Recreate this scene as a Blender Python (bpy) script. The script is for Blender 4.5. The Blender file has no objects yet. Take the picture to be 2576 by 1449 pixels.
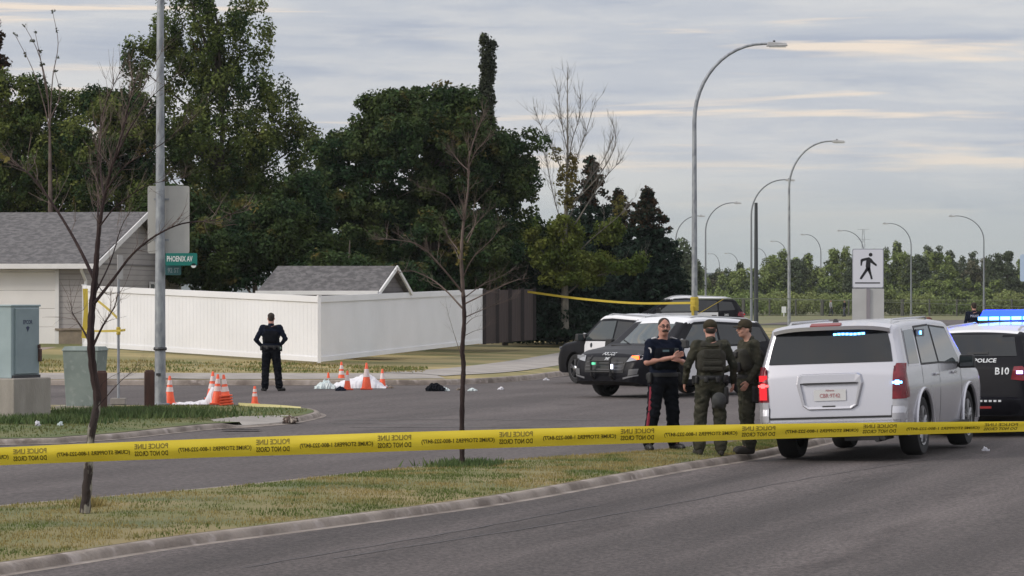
import bpy, bmesh, math, random
import numpy as np
from mathutils import Vector, Matrix
R = math.radians
scene = bpy.context.scene
COL = scene.collection
# ------------------------------------------------------------------ camera
CZ = 2.25; FPX = 7500.0; CX = 1288.0; HY = 745.0     # photograph measured at 2576 x 1449
cam = bpy.data.cameras.new('camera'); camo = bpy.data.objects.new('camera', cam); COL.objects.link(camo)
cam.sensor_width = 36.0; cam.lens = 36.0*FPX/2576.0
camo.location = (0, 0, CZ); camo.rotation_euler = (R(90)+math.atan((HY-724.5)/FPX), 0, 0)
cam.clip_start = 0.5; cam.clip_end = 6000
scene.camera = camo
scene.render.resolution_x = 1024; scene.render.resolution_y = 576
# ------------------------------------------------------------------ sky and light
SUN_EL, SUN_AZ = R(30), R(248)          # azimuth clockwise from +Y: behind and left of the camera
w = bpy.data.worlds.new('World'); scene.world = w; w.use_nodes = True
nt = w.node_tree; nt.nodes.clear()
def N(t, **k):
    n = nt.nodes.new(t)
    for a, b in k.items(): setattr(n, a, b)
    return n
def L(a, b): nt.links.new(a, b)
out = N('ShaderNodeOutputWorld')
sky = N('ShaderNodeTexSky', sky_type='NISHITA', sun_disc=False, sun_elevation=SUN_EL, sun_rotation=SUN_AZ)
bg1 = N('ShaderNodeBackground'); bg1.inputs[1].default_value = 0.10; L(sky.outputs[0], bg1.inputs[0])
tc = N('ShaderNodeTexCoord')
def noise(scale, detail, sc, rough=0.55, off=(0,0,0)):
    m = N('ShaderNodeMapping'); m.inputs['Scale'].default_value = sc; m.inputs['Location'].default_value = off
    L(tc.outputs['Generated'], m.inputs['Vector'])
    n = N('ShaderNodeTexNoise'); n.inputs['Scale'].default_value = scale; n.inputs['Detail'].default_value = detail
    n.inputs['Roughness'].default_value = rough; n.inputs['Distortion'].default_value = 0.3
    L(m.outputs[0], n.inputs['Vector']); return n.outputs[0]
def ramp(src, stops, interp='EASE'):
    r = N('ShaderNodeValToRGB'); cr = r.color_ramp; cr.interpolation = interp
    while len(cr.elements) < len(stops): cr.elements.new(0.5)
    for e, (p, c) in zip(cr.elements, stops):
        e.position = p; e.color = (c, c, c, 1) if not hasattr(c, '__len__') else (*c, 1)
    L(src, r.inputs[0]); return r.outputs[0]
def mixc(f, a, b):
    m = N('ShaderNodeMix', data_type='RGBA')
    if hasattr(f, 'links'): L(f, m.inputs[0])
    else: m.inputs[0].default_value = f
    for v, i in ((a, 6), (b, 7)):
        if hasattr(v, 'links'): L(v, m.inputs[i])
        else: m.inputs[i].default_value = (*v, 1)
    return m.outputs[2]
n1 = noise(1.0, 6, (6, 6, 62), 0.56, (3.1, 0, 0.4))
n2 = noise(1.0, 6, (16, 16, 120), 0.62, (7.7, 2, 3.3))
n3 = noise(1.0, 4, (7, 7, 115), 0.55, (1.7, 5, 6.3))
c1 = ramp(n1, [(0.36, (0.45, 0.49, 0.59)), (0.50, (0.56, 0.585, 0.65)), (0.64, (0.69, 0.69, 0.71))])
c2 = mixc(ramp(n2, [(0.42, 0.0), (0.64, 0.55)]), c1, (0.735, 0.725, 0.725))
sep = N('ShaderNodeSeparateXYZ'); L(tc.outputs['Generated'], sep.inputs[0])
hfade = ramp(sep.outputs[2], [(0.012, 0.0), (0.055, 1.0)])     # thin clouds melt together near the horizon
warm = N('ShaderNodeMath', operation='MULTIPLY'); L(ramp(n3, [(0.545, 0.0), (0.67, 1.0)]), warm.inputs[0]); L(hfade, warm.inputs[1])
c3 = mixc(warm.outputs[0], c2, (0.93, 0.80, 0.68))
hz = N('ShaderNodeMapRange'); L(hfade, hz.inputs[0]); hz.inputs[3].default_value = 0.18; hz.inputs[4].default_value = 1.0
c4 = mixc(hz.outputs[0], (0.475, 0.525, 0.535), c3)
bg2 = N('ShaderNodeBackground'); L(c4, bg2.inputs[0])
zen = N('ShaderNodeMapRange', interpolation_type='SMOOTHSTEP'); L(sep.outputs[2], zen.inputs[0])
zen.inputs[1].default_value = 0.12; zen.inputs[2].default_value = 0.7; zen.inputs[3].default_value = 1.0; zen.inputs[4].default_value = 1.75
L(zen.outputs[0], bg2.inputs[1])
mx = N('ShaderNodeMixShader'); mx.inputs[0].default_value = 0.9; L(bg1.outputs[0], mx.inputs[1]); L(bg2.outputs[0], mx.inputs[2])
L(mx.outputs[0], out.inputs[0])
sun = bpy.data.lights.new('sun', 'SUN'); sun.energy = 1.9; sun.angle = R(12); sun.color = (1.0, 0.93, 0.84)
suno = bpy.data.objects.new('sun', sun); COL.objects.link(suno)
sd = Vector((math.sin(SUN_AZ)*math.cos(SUN_EL), math.cos(SUN_AZ)*math.cos(SUN_EL), math.sin(SUN_EL)))
suno.rotation_euler = sd.to_track_quat('Z', 'Y').to_euler(); suno.location = (0, 0, 30)
scene.view_settings.view_transform = 'Standard'; scene.view_settings.look = 'None'
scene.view_settings.exposure = 0.0; scene.view_settings.gamma = 1.0
scene.render.engine = 'CYCLES'
scene.cycles.max_bounces = 6; scene.cycles.transparent_max_bounces = 12

# ------------------------------------------------------------------ helpers
def P(px, py, Y): return Vector(((px-CX)/FPX*Y, Y, CZ-(py-HY)/FPX*Y))
def G(px, py, z=0.0):
    Y = FPX*(CZ-z)/(py-HY); return Vector(((px-CX)/FPX*Y, Y, z))
MATS = {}
def mat(name, c, rough=0.7, c2=None, scale=4.0, detail=4.0, lo=0.35, hi=0.65, metal=0.0, bump=0.0, bscale=None,
        coat=0.0, emit=None, estr=0.0, island=0.0, stretch=None, trans=0.0, spec=0.5, alpha=1.0, c3=None, s3=30.0, f3=(0.55,0.7), bands=None, grain=None, rz=0.0, streak=None):
    if name in MATS: return MATS[name]
    m = bpy.data.materials.new(name); m.use_nodes = True; t = m.node_tree; b = t.nodes['Principled BSDF']
    b.inputs['Base Color'].default_value = (*c, 1); b.inputs['Roughness'].default_value = rough
    b.inputs['Metallic'].default_value = metal; b.inputs['Coat Weight'].default_value = coat
    b.inputs['Specular IOR Level'].default_value = spec
    co = t.nodes.new('ShaderNodeTexCoord'); vec = co.outputs['Object']
    if rz:
        m0 = t.nodes.new('ShaderNodeMapping'); m0.inputs['Rotation'].default_value = (0, 0, rz); t.links.new(vec, m0.inputs[0]); base_vec = m0.outputs[0]
    else: base_vec = vec
    if stretch:
        mp = t.nodes.new('ShaderNodeMapping'); mp.inputs['Scale'].default_value = stretch
        t.links.new(base_vec, mp.inputs[0]); svec = mp.outputs[0]
    else: svec = vec
    def nz(sc, dt, v=svec):
        n = t.nodes.new('ShaderNodeTexNoise'); n.inputs['Scale'].default_value = sc; n.inputs['Detail'].default_value = dt
        t.links.new(v, n.inputs['Vector']); return n.outputs[0]
    def mr(src, a, bb, lo_=0.0, hi_=1.0):
        n = t.nodes.new('ShaderNodeMapRange'); t.links.new(src, n.inputs[0])
        n.inputs[1].default_value = a; n.inputs[2].default_value = bb; n.inputs[3].default_value = lo_; n.inputs[4].default_value = hi_
        return n.outputs[0]
    def mx(f, a, bb):
        n = t.nodes.new('ShaderNodeMix'); n.data_type = 'RGBA'; t.links.new(f, n.inputs[0])
        if hasattr(a, 'links'): t.links.new(a, n.inputs[6])
        else: n.inputs[6].default_value = (*a, 1)
        if hasattr(bb, 'links'): t.links.new(bb, n.inputs[7])
        else: n.inputs[7].default_value = (*bb, 1)
        return n.outputs[2]
    cur = c
    if c2 is not None: cur = mx(mr(nz(scale, detail), lo, hi), c, c2)
    if c3 is not None: cur = mx(mr(nz(s3, 3), f3[0], f3[1]), cur, c3)
    if bands and c2 is not None:
        sx0 = t.nodes.new('ShaderNodeSeparateXYZ'); t.links.new(vec, sx0.inputs[0]); ml0 = t.nodes.new('ShaderNodeMath'); ml0.operation = 'MULTIPLY'; ml0.inputs[1].default_value = 1.0/bands[1]
        t.links.new(sx0.outputs[bands[0]], ml0.inputs[0]); fr0 = t.nodes.new('ShaderNodeMath'); fr0.operation = 'FRACT'; t.links.new(ml0.outputs[0], fr0.inputs[0])
        cur = mx(mr(fr0.outputs[0], 0.0, 0.22, 0.55, 0.0), cur, tuple(v*.25 for v in c))
    if streak:
        smp = t.nodes.new('ShaderNodeMapping'); smp.inputs['Scale'].default_value = (streak[0], streak[1], 1); t.links.new(base_vec, smp.inputs[0])
        sn = mr(nz(1.0, 3, smp.outputs[0]), 0.35, 0.65, 1-streak[2], 1+streak[2]); h1 = t.nodes.new('ShaderNodeHueSaturation'); t.links.new(sn, h1.inputs['Value'])
        if hasattr(cur, 'links'): t.links.new(cur, h1.inputs['Color'])
        else: h1.inputs['Color'].default_value = (*cur, 1)
        cur = h1.outputs[0]
    if grain:
        gmp = t.nodes.new('ShaderNodeMapping'); gmp.inputs['Scale'].default_value = (1, grain[2], 1); t.links.new(vec, gmp.inputs[0]); gn = mr(nz(grain[0], 2, gmp.outputs[0]), 0.3, 0.7, 1-grain[1], 1+grain[1]); h0 = t.nodes.new('ShaderNodeHueSaturation'); t.links.new(gn, h0.inputs['Value'])
        if hasattr(cur, 'links'): t.links.new(cur, h0.inputs['Color'])
        else: h0.inputs['Color'].default_value = (*cur, 1)
        cur = h0.outputs[0]
    if island:
        g = t.nodes.new('ShaderNodeNewGeometry')
        v = mr(g.outputs['Random Per Island'], 0, 1, 1-island, 1+island)
        h = t.nodes.new('ShaderNodeHueSaturation'); t.links.new(v, h.inputs['Value'])
        if hasattr(cur, 'links'): t.links.new(cur, h.inputs['Color'])
        else: h.inputs['Color'].default_value = (*cur, 1)
        cur = h.outputs[0]
    if hasattr(cur, 'links'): t.links.new(cur, b.inputs['Base Color'])
    if bump or bands:
        bn = t.nodes.new('ShaderNodeBump'); bn.inputs['Distance'].default_value = 0.02; bn.inputs['Strength'].default_value = bump or 0.5
        if bands:
            sx = t.nodes.new('ShaderNodeSeparateXYZ'); t.links.new(vec, sx.inputs[0])
            ml = t.nodes.new('ShaderNodeMath'); ml.operation = 'MULTIPLY'; ml.inputs[1].default_value = 1.0/bands[1]
            t.links.new(sx.outputs[bands[0]], ml.inputs[0])
            fr = t.nodes.new('ShaderNodeMath'); fr.operation = 'FRACT'; t.links.new(ml.outputs[0], fr.inputs[0])
            t.links.new(fr.outputs[0], bn.inputs['Height'])
        else: t.links.new(nz(bscale or scale*6, 5), bn.inputs['Height'])
        t.links.new(bn.outputs[0], b.inputs['Normal'])
    if emit is not None:
        b.inputs['Emission Color'].default_value = (*emit, 1); b.inputs['Emission Strength'].default_value = estr
    if alpha < 1: b.inputs['Alpha'].default_value = alpha
    if trans:
        tr = t.nodes.new('ShaderNodeBsdfTranslucent'); ms = t.nodes.new('ShaderNodeMixShader'); ms.inputs[0].default_value = trans
        if hasattr(cur, 'links'): t.links.new(cur, tr.inputs[0])
        else: tr.inputs[0].default_value = (*cur, 1)
        t.links.new(b.outputs[0], ms.inputs[1]); t.links.new(tr.outputs[0], ms.inputs[2])
        t.links.new(ms.outputs[0], t.nodes['Material Output'].inputs[0])
    MATS[name] = m; return m

def tag(o, label=None, cat=None, group=None, kind=None):
    if label: o['label'] = label
    if cat: o['category'] = cat
    if group: o['group'] = group
    if kind: o['kind'] = kind
    return o
def mesh_np(name, V, F, m, parent=None, smooth=False, mi=None):
    me = bpy.data.meshes.new(name)
    if isinstance(F, np.ndarray):
        V = np.asarray(V, dtype=np.float32); n, k = F.shape
        me.vertices.add(len(V)); me.vertices.foreach_set('co', V.ravel())
        me.loops.add(n*k); me.loops.foreach_set('vertex_index', F.astype(np.int32).ravel())
        me.polygons.add(n); me.polygons.foreach_set('loop_start', np.arange(0, n*k, k, dtype=np.int32))
        try: me.polygons.foreach_set('loop_total', np.full(n, k, dtype=np.int32))
        except Exception: pass
        me.update(calc_edges=True)
    else: me.from_pydata([tuple(v) for v in V], [], F); me.update()
    for q in (m if isinstance(m, (list, tuple)) else [m]): me.materials.append(q)
    if mi is not None: me.polygons.foreach_set('material_index', np.asarray(mi, dtype=np.int32))
    if smooth: me.polygons.foreach_set('use_smooth', np.ones(len(me.polygons), dtype=bool))
    me.validate()
    o = bpy.data.objects.new(name, me); COL.objects.link(o)
    if parent: o.parent = parent
    return o
def empty(name, loc=(0,0,0), rz=0.0, rot=None):
    o = bpy.data.objects.new(name, None); COL.objects.link(o); o.location = loc
    o.rotation_euler = rot if rot else (0, 0, rz); o.empty_display_size = 0.2; return o
def copy_tree(o, parent=None):
    c = o.copy(); COL.objects.link(c); c.parent = parent
    for ch in list(o.children): copy_tree(ch, c)
    return c

class MB:
    def __init__(s): s.v = []; s.f = []; s.mi = []; s.m = 0
    def add(s, V, F):
        b = len(s.v); s.v += [tuple(v) for v in V]; s.f += [tuple(i+b for i in f) for f in F]; s.mi += [s.m]*len(F); return s
    def box(s, c, d, rz=0.0, rx=0.0, ry=0.0, taper=1.0):
        M = Matrix.Rotation(rz, 3, 'Z') @ Matrix.Rotation(ry, 3, 'Y') @ Matrix.Rotation(rx, 3, 'X')
        V = []
        for z in (-1, 1):
            k = taper if z > 0 else 1.0
            for x, y in ((-1,-1),(1,-1),(1,1),(-1,1)):
                V.append(Vector(c) + M @ Vector((x*d[0]/2*k, y*d[1]/2*k, z*d[2]/2)))
        return s.add(V, [(0,3,2,1),(4,5,6,7),(0,1,5,4),(1,2,6,5),(2,3,7,6),(3,0,4,7)])
    def tube(s, pts, rad, n=8, cap=True):
        pts = [Vector(p) for p in pts]
        if not hasattr(rad, '__len__'): rad = [rad]*len(pts)
        V = []; up = None
        for i, p in enumerate(pts):
            d = (pts[min(i+1, len(pts)-1)] - pts[max(i-1, 0)]).normalized()
            if up is None: up = d.orthogonal().normalized()
            else:
                up = (up - d*up.dot(d))
                up = up.normalized() if up.length > 1e-6 else d.orthogonal().normalized()
            q = d.cross(up)
            for k in range(n):
                a = 2*math.pi*k/n; V.append(p + (up*math.cos(a) + q*math.sin(a))*rad[i])
        F = []
        for i in range(len(pts)-1):
            for k in range(n):
                a = i*n+k; b = i*n+(k+1) % n; F.append((a, b, b+n, a+n))
        if cap: F.append(tuple(range(n-1, -1, -1))); F.append(tuple((len(pts)-1)*n+k for k in range(n)))
        return s.add(V, F)
    def lathe(s, prof, n=24, c=(0,0,0), axis='Z', cap=False):
        V = []; c = Vector(c)
        for r, z in prof:
            for k in range(n):
                a = 2*math.pi*k/n; x, y = r*math.cos(a), r*math.sin(a)
                V.append(c + (Vector((x, y, z)) if axis == 'Z' else Vector((x, z, y))))
        F = []
        for i in range(len(prof)-1):
            for k in range(n):
                a = i*n+k; b = i*n+(k+1) % n; F.append((a, b, b+n, a+n))
        if cap: F.append(tuple(range(n))); F.append(tuple((len(prof)-1)*n+k for k in range(n)))
        return s.add(V, F)
    def prism(s, poly, o, ux, uy, t):
        """polygon in the (ux,uy) plane at o, thickness t along ux x uy"""
        o, ux, uy = Vector(o), Vector(ux), Vector(uy); n = ux.cross(uy).normalized()*t; k = len(poly)
        V = [o+ux*a+uy*b for a, b in poly] + [o+ux*a+uy*b+n for a, b in poly]
        F = [tuple(range(k-1, -1, -1)), tuple(range(k, 2*k))] + [(i, (i+1) % k, (i+1) % k+k, i+k) for i in range(k)]
        return s.add(V, F)
    def build(s, name, m, parent=None, smooth=False, bevel=0.0):
        o = mesh_np(name, s.v, s.f, m, parent, smooth, s.mi if isinstance(m, (list, tuple)) else None)
        if bevel:
            b = o.modifiers.new('bevel', 'BEVEL'); b.width = bevel; b.segments = 2; b.limit_method = 'ANGLE'
        if smooth:
            try: o.data.set_sharp_from_angle(angle=R(42))
            except Exception: pass
        return o

_font = {}
def text_geo(s, size, ext=0.0):
    """flat text mesh centred on the origin in the XY plane"""
    cu = bpy.data.curves.new('lettering', 'FONT'); cu.body = s; cu.size = size; cu.extrude = ext; cu.resolution_u = 2
    cu.align_x = 'CENTER'; cu.align_y = 'CENTER'; cu.offset = size*0.022
    o = bpy.data.objects.new('lettering', cu); COL.objects.link(o)
    dg = bpy.context.evaluated_depsgraph_get(); me = bpy.data.meshes.new_from_object(o.evaluated_get(dg))
    V = [v.co.copy() for v in me.vertices]; F = [tuple(p.vertices) for p in me.polygons]
    bpy.data.objects.remove(o); bpy.data.meshes.remove(me); bpy.data.curves.remove(cu)
    return V, F
def text_on(mb, s, size, o, ux, uy, fit=None, mirror=False, fn=None):
    V, F = text_geo(s, size)
    if not V: return
    xs = [v.x for v in V]; ys = [v.y for v in V]; wd = max(xs)-min(xs); cx = (max(xs)+min(xs))/2; cy = (max(ys)+min(ys))/2
    k = (fit/wd) if fit else 1.0
    o, ux, uy = Vector(o), Vector(ux), Vector(uy); Q = []
    for v in V:
        a = (v.x-cx)*k*(-1 if mirror else 1); b = v.y-cy
        Q.append(fn(a, b) if fn else o + ux*a + uy*b)
    mb.add(Q, F)

# signed-distance bodies: smooth union of tapered capsules, ellipsoids and rounded boxes, meshed by surface nets
def surface_nets(val, lo, h):
    nx, ny, nz = val.shape; ins = val < 0
    pos = np.zeros((nx-1, ny-1, nz-1, 3), np.float32); cnt = np.zeros((nx-1, ny-1, nz-1), np.float32)
    cs = [(0,0,0),(1,0,0),(0,1,0),(1,1,0),(0,0,1),(1,0,1),(0,1,1),(1,1,1)]
    sl = lambda c: (slice(c[0], nx-1+c[0]), slice(c[1], ny-1+c[1]), slice(c[2], nz-1+c[2]))
    for i in range(8):
        for ax in range(3):
            if cs[i][ax]: continue
            c2 = list(cs[i]); c2[ax] = 1
            a = val[sl(cs[i])]; b = val[sl(c2)]; m = (a < 0) != (b < 0)
            d = a-b; t = np.where(m, a/np.where(d == 0, 1, d), 0)
            for k in range(3): pos[..., k] += np.where(m, cs[i][k] + (t if k == ax else 0), 0)
            cnt += m
    act = cnt > 0; idx = -np.ones(act.shape, np.int64); idx[act] = np.arange(act.sum())
    ijk = np.argwhere(act); V = (pos[act]/cnt[act][:, None] + ijk)*h + np.array(lo)
    Fs = []
    for ax in range(3):
        o1, o2 = [(1, 2), (2, 0), (0, 1)][ax]
        s0 = [slice(1, n-1) for n in (nx, ny, nz)]; s0[ax] = slice(0, (nx, ny, nz)[ax]-1)
        s1 = list(s0); s1[ax] = slice(1, (nx, ny, nz)[ax])
        a = ins[tuple(s0)]; b = ins[tuple(s1)]
        for m, flip in ((a & ~b, False), (~a & b, True)):
            q = np.argwhere(m)
            if not len(q): continue
            q = q + np.array([0 if k == ax else 1 for k in range(3)])
            def cell(d1, d2):
                r = q.copy(); r[:, o1] -= d1; r[:, o2] -= d2; return idx[r[:, 0], r[:, 1], r[:, 2]]
            f = np.stack([cell(1, 1), cell(0, 1), cell(0, 0), cell(1, 0)], 1)
            Fs.append(f[:, ::-1] if flip else f)
    F = np.concatenate(Fs) if Fs else np.zeros((0, 4), np.int64)
    F = F[(F >= 0).all(1)]
    return V, F
class SDF:
    def __init__(s): s.p = []
    def cap(s, a, b, ra, rb=None, k=0.02, sq=None):
        s.p.append(('c', np.array(a, float), np.array(b, float), ra, ra if rb is None else rb, k, sq)); return s
    def ell(s, c, r, k=0.02, rz=0.0): s.p.append(('e', np.array(c, float), np.array(r, float), rz, 0, k, None)); return s
    def box(s, c, d, r=0.02, k=0.01, rz=0.0): s.p.append(('b', np.array(c, float), np.array(d, float)/2, r, rz, k, None)); return s
    def geo(s, h):
        los, his = [], []
        for p in s.p:
            if p[0] == 'c': r = max(p[3], p[4]); los.append(np.minimum(p[1], p[2])-r); his.append(np.maximum(p[1], p[2])+r)
            elif p[0] == 'e': r = p[2].max() if p[3] else p[2]; los.append(p[1]-r); his.append(p[1]+r)
            else: r = np.array([p[2][:2].max()*1.42]*2+[p[2][2]]) if p[4] else p[2]; los.append(p[1]-r); his.append(p[1]+r)
        lo = np.min(los, 0)-3*h; hi = np.max(his, 0)+3*h
        n = np.ceil((hi-lo)/h).astype(int)+1
        ax = [lo[i]+h*np.arange(n[i]) for i in range(3)]
        val = np.full(n, 1.0, np.float32)
        for p, l, u in zip(s.p, los, his):
            pad = 0.06+2*p[5]
            sl = tuple(slice(max(0, int((l[i]-pad-lo[i])/h)), min(n[i], int((u[i]+pad-lo[i])/h)+2)) for i in range(3))
            X, Y, Z = np.meshgrid(*[ax[i][sl[i]] for i in range(3)], indexing='ij')
            if p[0] == 'c':
                a, b = p[1], p[2]; d = b-a; L2 = max(d@d, 1e-9)
                t = np.clip(((X-a[0])*d[0]+(Y-a[1])*d[1]+(Z-a[2])*d[2])/L2, 0, 1)
                dx, dy, dz = X-a[0]-t*d[0], Y-a[1]-t*d[1], Z-a[2]-t*d[2]
                if p[6]: dy = dy/p[6]
                q = np.sqrt(dx*dx+dy*dy+dz*dz) - (p[3]+(p[4]-p[3])*t)
                if p[6]: q = q*min(1, p[6])
            elif p[0] == 'e':
                x, y = X-p[1][0], Y-p[1][1]
                if p[3]: c_, s_ = math.cos(-p[3]), math.sin(-p[3]); x, y = x*c_-y*s_, x*s_+y*c_
                k0 = np.sqrt((x/p[2][0])**2+(y/p[2][1])**2+((Z-p[1][2])/p[2][2])**2)
                k1 = np.sqrt((x/p[2][0]**2)**2+(y/p[2][1]**2)**2+((Z-p[1][2])/p[2][2]**2)**2)
                q = k0*(k0-1)/np.maximum(k1, 1e-6)
            else:
                x, y = X-p[1][0], Y-p[1][1]
                if p[4]: c_, s_ = math.cos(-p[4]), math.sin(-p[4]); x, y = x*c_-y*s_, x*s_+y*c_
                r = p[3]; ex = np.abs(x)-p[2][0]+r; ey = np.abs(y)-p[2][1]+r; ez = np.abs(Z-p[1][2])-p[2][2]+r
                q = np.sqrt(np.maximum(ex, 0)**2+np.maximum(ey, 0)**2+np.maximum(ez, 0)**2)+np.minimum(np.maximum(ex, np.maximum(ey, ez)), 0)-r
            k = p[5]; v = val[sl]; hh = np.clip(0.5+0.5*(v-q)/k, 0, 1)
            val[sl] = v*(1-hh)+q*hh-k*hh*(1-hh)
        return surface_nets(val, lo, h)
def sdf_obj(name, parts, m, parent=None, warp=None, folds=0.0):
    """parts: list of (SDF, voxel); joined in one mesh"""
    Vs, Fs, b = [], [], 0
    for s, h in parts:
        V, F = s.geo(h); Vs.append(V); Fs.append(F+b); b += len(V)
    V = np.concatenate(Vs); F = np.concatenate(Fs)
    if warp is not None: V = warp(V)
    if folds: V = V + folds*np.stack([np.sin(V[:,2]*47+V[:,0]*31+1)*np.sin(V[:,1]*22+V[:,2]*17)+.5*np.sin(V[:,2]*83+V[:,1]*40), np.sin(V[:,2]*53+V[:,0]*26)*np.sin(V[:,0]*19+2)+.5*np.sin(V[:,2]*91+V[:,0]*33), 0*V[:,0]], 1)
    return mesh_np(name, V, F, m, parent, True)
def vnoise(x, y, s=0):
    return (np.sin(x*1.7+s)+np.sin(y*2.3+s*2.1)+np.sin((x+y)*1.3+s*.7)+np.sin((x-y)*3.1+s*1.9)*.6)/3.6
def spline(ctrl, n=8):
    """Catmull-Rom through control points (any dimension)"""
    c = [np.array(p, float) for p in ctrl]; c = [2*c[0]-c[1]]+c+[2*c[-1]-c[-2]]; o = []
    for i in range(1, len(c)-2):
        for k in range(n):
            t = k/n; a, b, d, e = c[i-1], c[i], c[i+1], c[i+2]
            o.append(0.5*((2*b)+(d-a)*t+(2*a-5*b+4*d-e)*t*t+(3*b-a-3*d+e)*t**3))
    o.append(c[-2]); return o
# ------------------------------------------------------------------ materials of the setting
M_asphalt = mat('asphalt', (0.074, 0.061, 0.059), 0.9, (0.104, 0.088, 0.084), 0.45, 6, 0.35, 0.68, bump=0.5, bscale=60, stretch=(1, 0.35, 1), c3=(0.066, 0.054, 0.051), s3=2.2, f3=(0.55, 0.75), grain=(14, .30, .5), rz=R(18.4), streak=(.9, .06, .16))
M_asphalt2 = mat('near_asphalt', (0.061, 0.050, 0.048), 0.92, (0.100, 0.084, 0.080), 0.55, 7, 0.36, 0.68, bump=0.6, bscale=70, stretch=(1.5, 0.22, 1), c3=(0.052, 0.042, 0.040), s3=1.1, f3=(0.54, 0.70), grain=(26, .42, .5), rz=R(18.4), streak=(1.3, .05, .24))
M_kerb = mat('kerb_concrete', (0.30, 0.255, 0.22), 0.9, (0.16, 0.13, 0.11), 2.2, 6, 0.40, 0.66, bump=0.7, bscale=22, c3=(0.36, 0.31, 0.28), s3=5, f3=(0.55, 0.7))
M_walk = mat('walk_concrete', (0.36, 0.33, 0.30), 0.9, (0.27, 0.245, 0.225), 1.2, 5, bump=0.4, bscale=30)
M_soil = mat('dry_lawn', (0.15, 0.145, 0.050), 0.95, (0.23, 0.18, 0.080), 0.5, 6, 0.40, 0.62, bump=0.8, bscale=12, c3=(0.10, 0.115, 0.042), s3=0.55, f3=(0.50, 0.66))
M_lawn2 = mat('verge_lawn', (0.13, 0.135, 0.042), 0.95, (0.33, 0.26, 0.115), 0.35, 6, 0.38, 0.58, bump=0.8, bscale=10, stretch=(0.35, 1, 1), c3=(0.13, 0.13, 0.048), s3=1.2, f3=(0.56, 0.70))
M_soilg = mat('green_lawn', (0.080, 0.105, 0.028), 0.95, (0.13, 0.13, 0.045), 0.8, 6, 0.42, 0.62, bump=0.8, bscale=12)
M_field = mat('field_grass', (0.115, 0.125, 0.045), 0.95, (0.165, 0.15, 0.07), 0.03, 5)
def grid_mesh(name, left, right, nseg, zf, m, parent=None, kind='structure', extra=None):
    """ruled sheet between two polylines of equal length (2D), heights by zf(x, y, t)"""
    V, F = [], []
    n = len(left)
    for a, b in zip(left, right):
        for k in range(nseg+1):
            t = k/nseg; x = a[0]+(b[0]-a[0])*t; y = a[1]+(b[1]-a[1])*t; V.append((x, y, zf(x, y, t)))
    for i in range(n-1):
        for k in range(nseg):
            q = i*(nseg+1)+k; F.append((q, q+1, q+nseg+2, q+nseg+1))
    o = mesh_np(name, V, F, m, parent, True)
    if kind: o['kind'] = kind
    return o
# ground to the horizon
mb = MB()
V = []; F = []
ys = [-60, 0, 10, 110, 160, 250, 400, 700, 1200, 2500, 4500]; xs = [-3000, -900, -300, -60, -16, 0, 16, 60, 300, 900, 3000]
for y in ys:
    for x in xs: V.append((x, y, -0.03))
for j in range(len(ys)-1):
    for i in range(len(xs)-1):
        q = j*len(xs)+i; F.append((q, q+1, q+len(xs)+1, q+len(xs)))
o = mesh_np('ground', V, F, M_field); o['kind'] = 'structure'
# junction asphalt (flat sheet) covering the crossing, the side street and the road beyond
o = mesh_np('road', [(-70, 5, 0), (45, 5, 0), (60, 60, 0), (75, 130, 0), (16, 118, 0), (6.5, 92, 0), (0.5, 82, 0), (-2, 77, 0), (-75, 77, 0)],
            [tuple(range(9))], M_asphalt); o['kind'] = 'structure'
# kerbs ------------------------------------------------------------
def kerb(name, pts, w=0.14, h=0.085, side=1, drop=None, n=8, broken=0.0):
    """pts: line of the kerb's foot (2D); the body lies on 'side' (left of travel = 1)"""
    c = [Vector((p[0], p[1], 0)) for p in spline([(p[0], p[1]) for p in pts], n)]
    rows = []
    rg = random.Random(len(name)+int(abs(pts[0][0])*10))
    for i, p in enumerate(c):
        d = (c[min(i+1, len(c)-1)]-c[max(i-1, 0)]).normalized(); nn = Vector((-d.y, d.x, 0))*side
        hh = h
        if drop:
            for (q, rr, lo) in drop:
                t = (p-Vector((q[0], q[1], 0))).length/rr
                if t < 1: hh = min(hh, lo + (h-lo)*max(0, (t-0.7)/0.3))
        j = rg.uniform(-1, 1)*broken
        g = -nn*0.10
        rows.append([p+g+Vector((0,0,0.006)), p+Vector((0,0,0.010)), p+nn*0.015+Vector((0,0,hh-0.035+j)), p+nn*(0.045+abs(j))+Vector((0,0,hh-0.004+j)), p+nn*(w-0.02)+Vector((0,0,hh+0.003)), p+nn*w+Vector((0,0,hh-0.01)), p+nn*w+Vector((0,0,-0.05))])
    k = len(rows[0]); V = [v for r in rows for v in r]; F = []
    for i in range(len(rows)-1):
        for q in range(k-1):
            a = i*k+q; F.append((a, a+1, a+1+k, a+k) if side < 0 else (a, a+k, a+1+k, a+1))
    o = mesh_np(name, V, F, M_kerb, None, True); o['kind'] = 'structure'
    try: o.data.set_sharp_from_angle(angle=R(50))
    except Exception: pass
    return c
near_pts = [(-12.0, 8.0), (-6.6, 18.6), (-4.13, 24.0), (-3.04, 26.6), (-1.78, 29.0), (-0.16, 32.2), (1.3, 36.0), (2.25, 38.5), (3.45, 41.4), (4.95, 46.0), (7.1, 53.0), (9.3, 60.0), (12.5, 70.0), (22, 100)]
far_pts = [(-16, 10.0), (-9.2, 22.9), (-6.7, 28.1), (-5.3, 30.95), (-3.25, 34.1), (-1.44, 37.6), (0.55, 40.3), (1.7, 41.6), (3.4, 44.8), (4.7, 49.0), (6.2, 55.0), (8.0, 61.5), (11.3, 71.0), (21, 101)]
kn = kerb('kerb', near_pts, side=1, broken=0.004)
kf = kerb('kerb', far_pts, w=0.15, h=0.09, side=-1)
def med_z(x, y, t): return 0.088+0.035*math.sin(math.pi*min(1, max(0, t)))
nl = spline(near_pts, 8); fl = spline(far_pts, 8)
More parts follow.
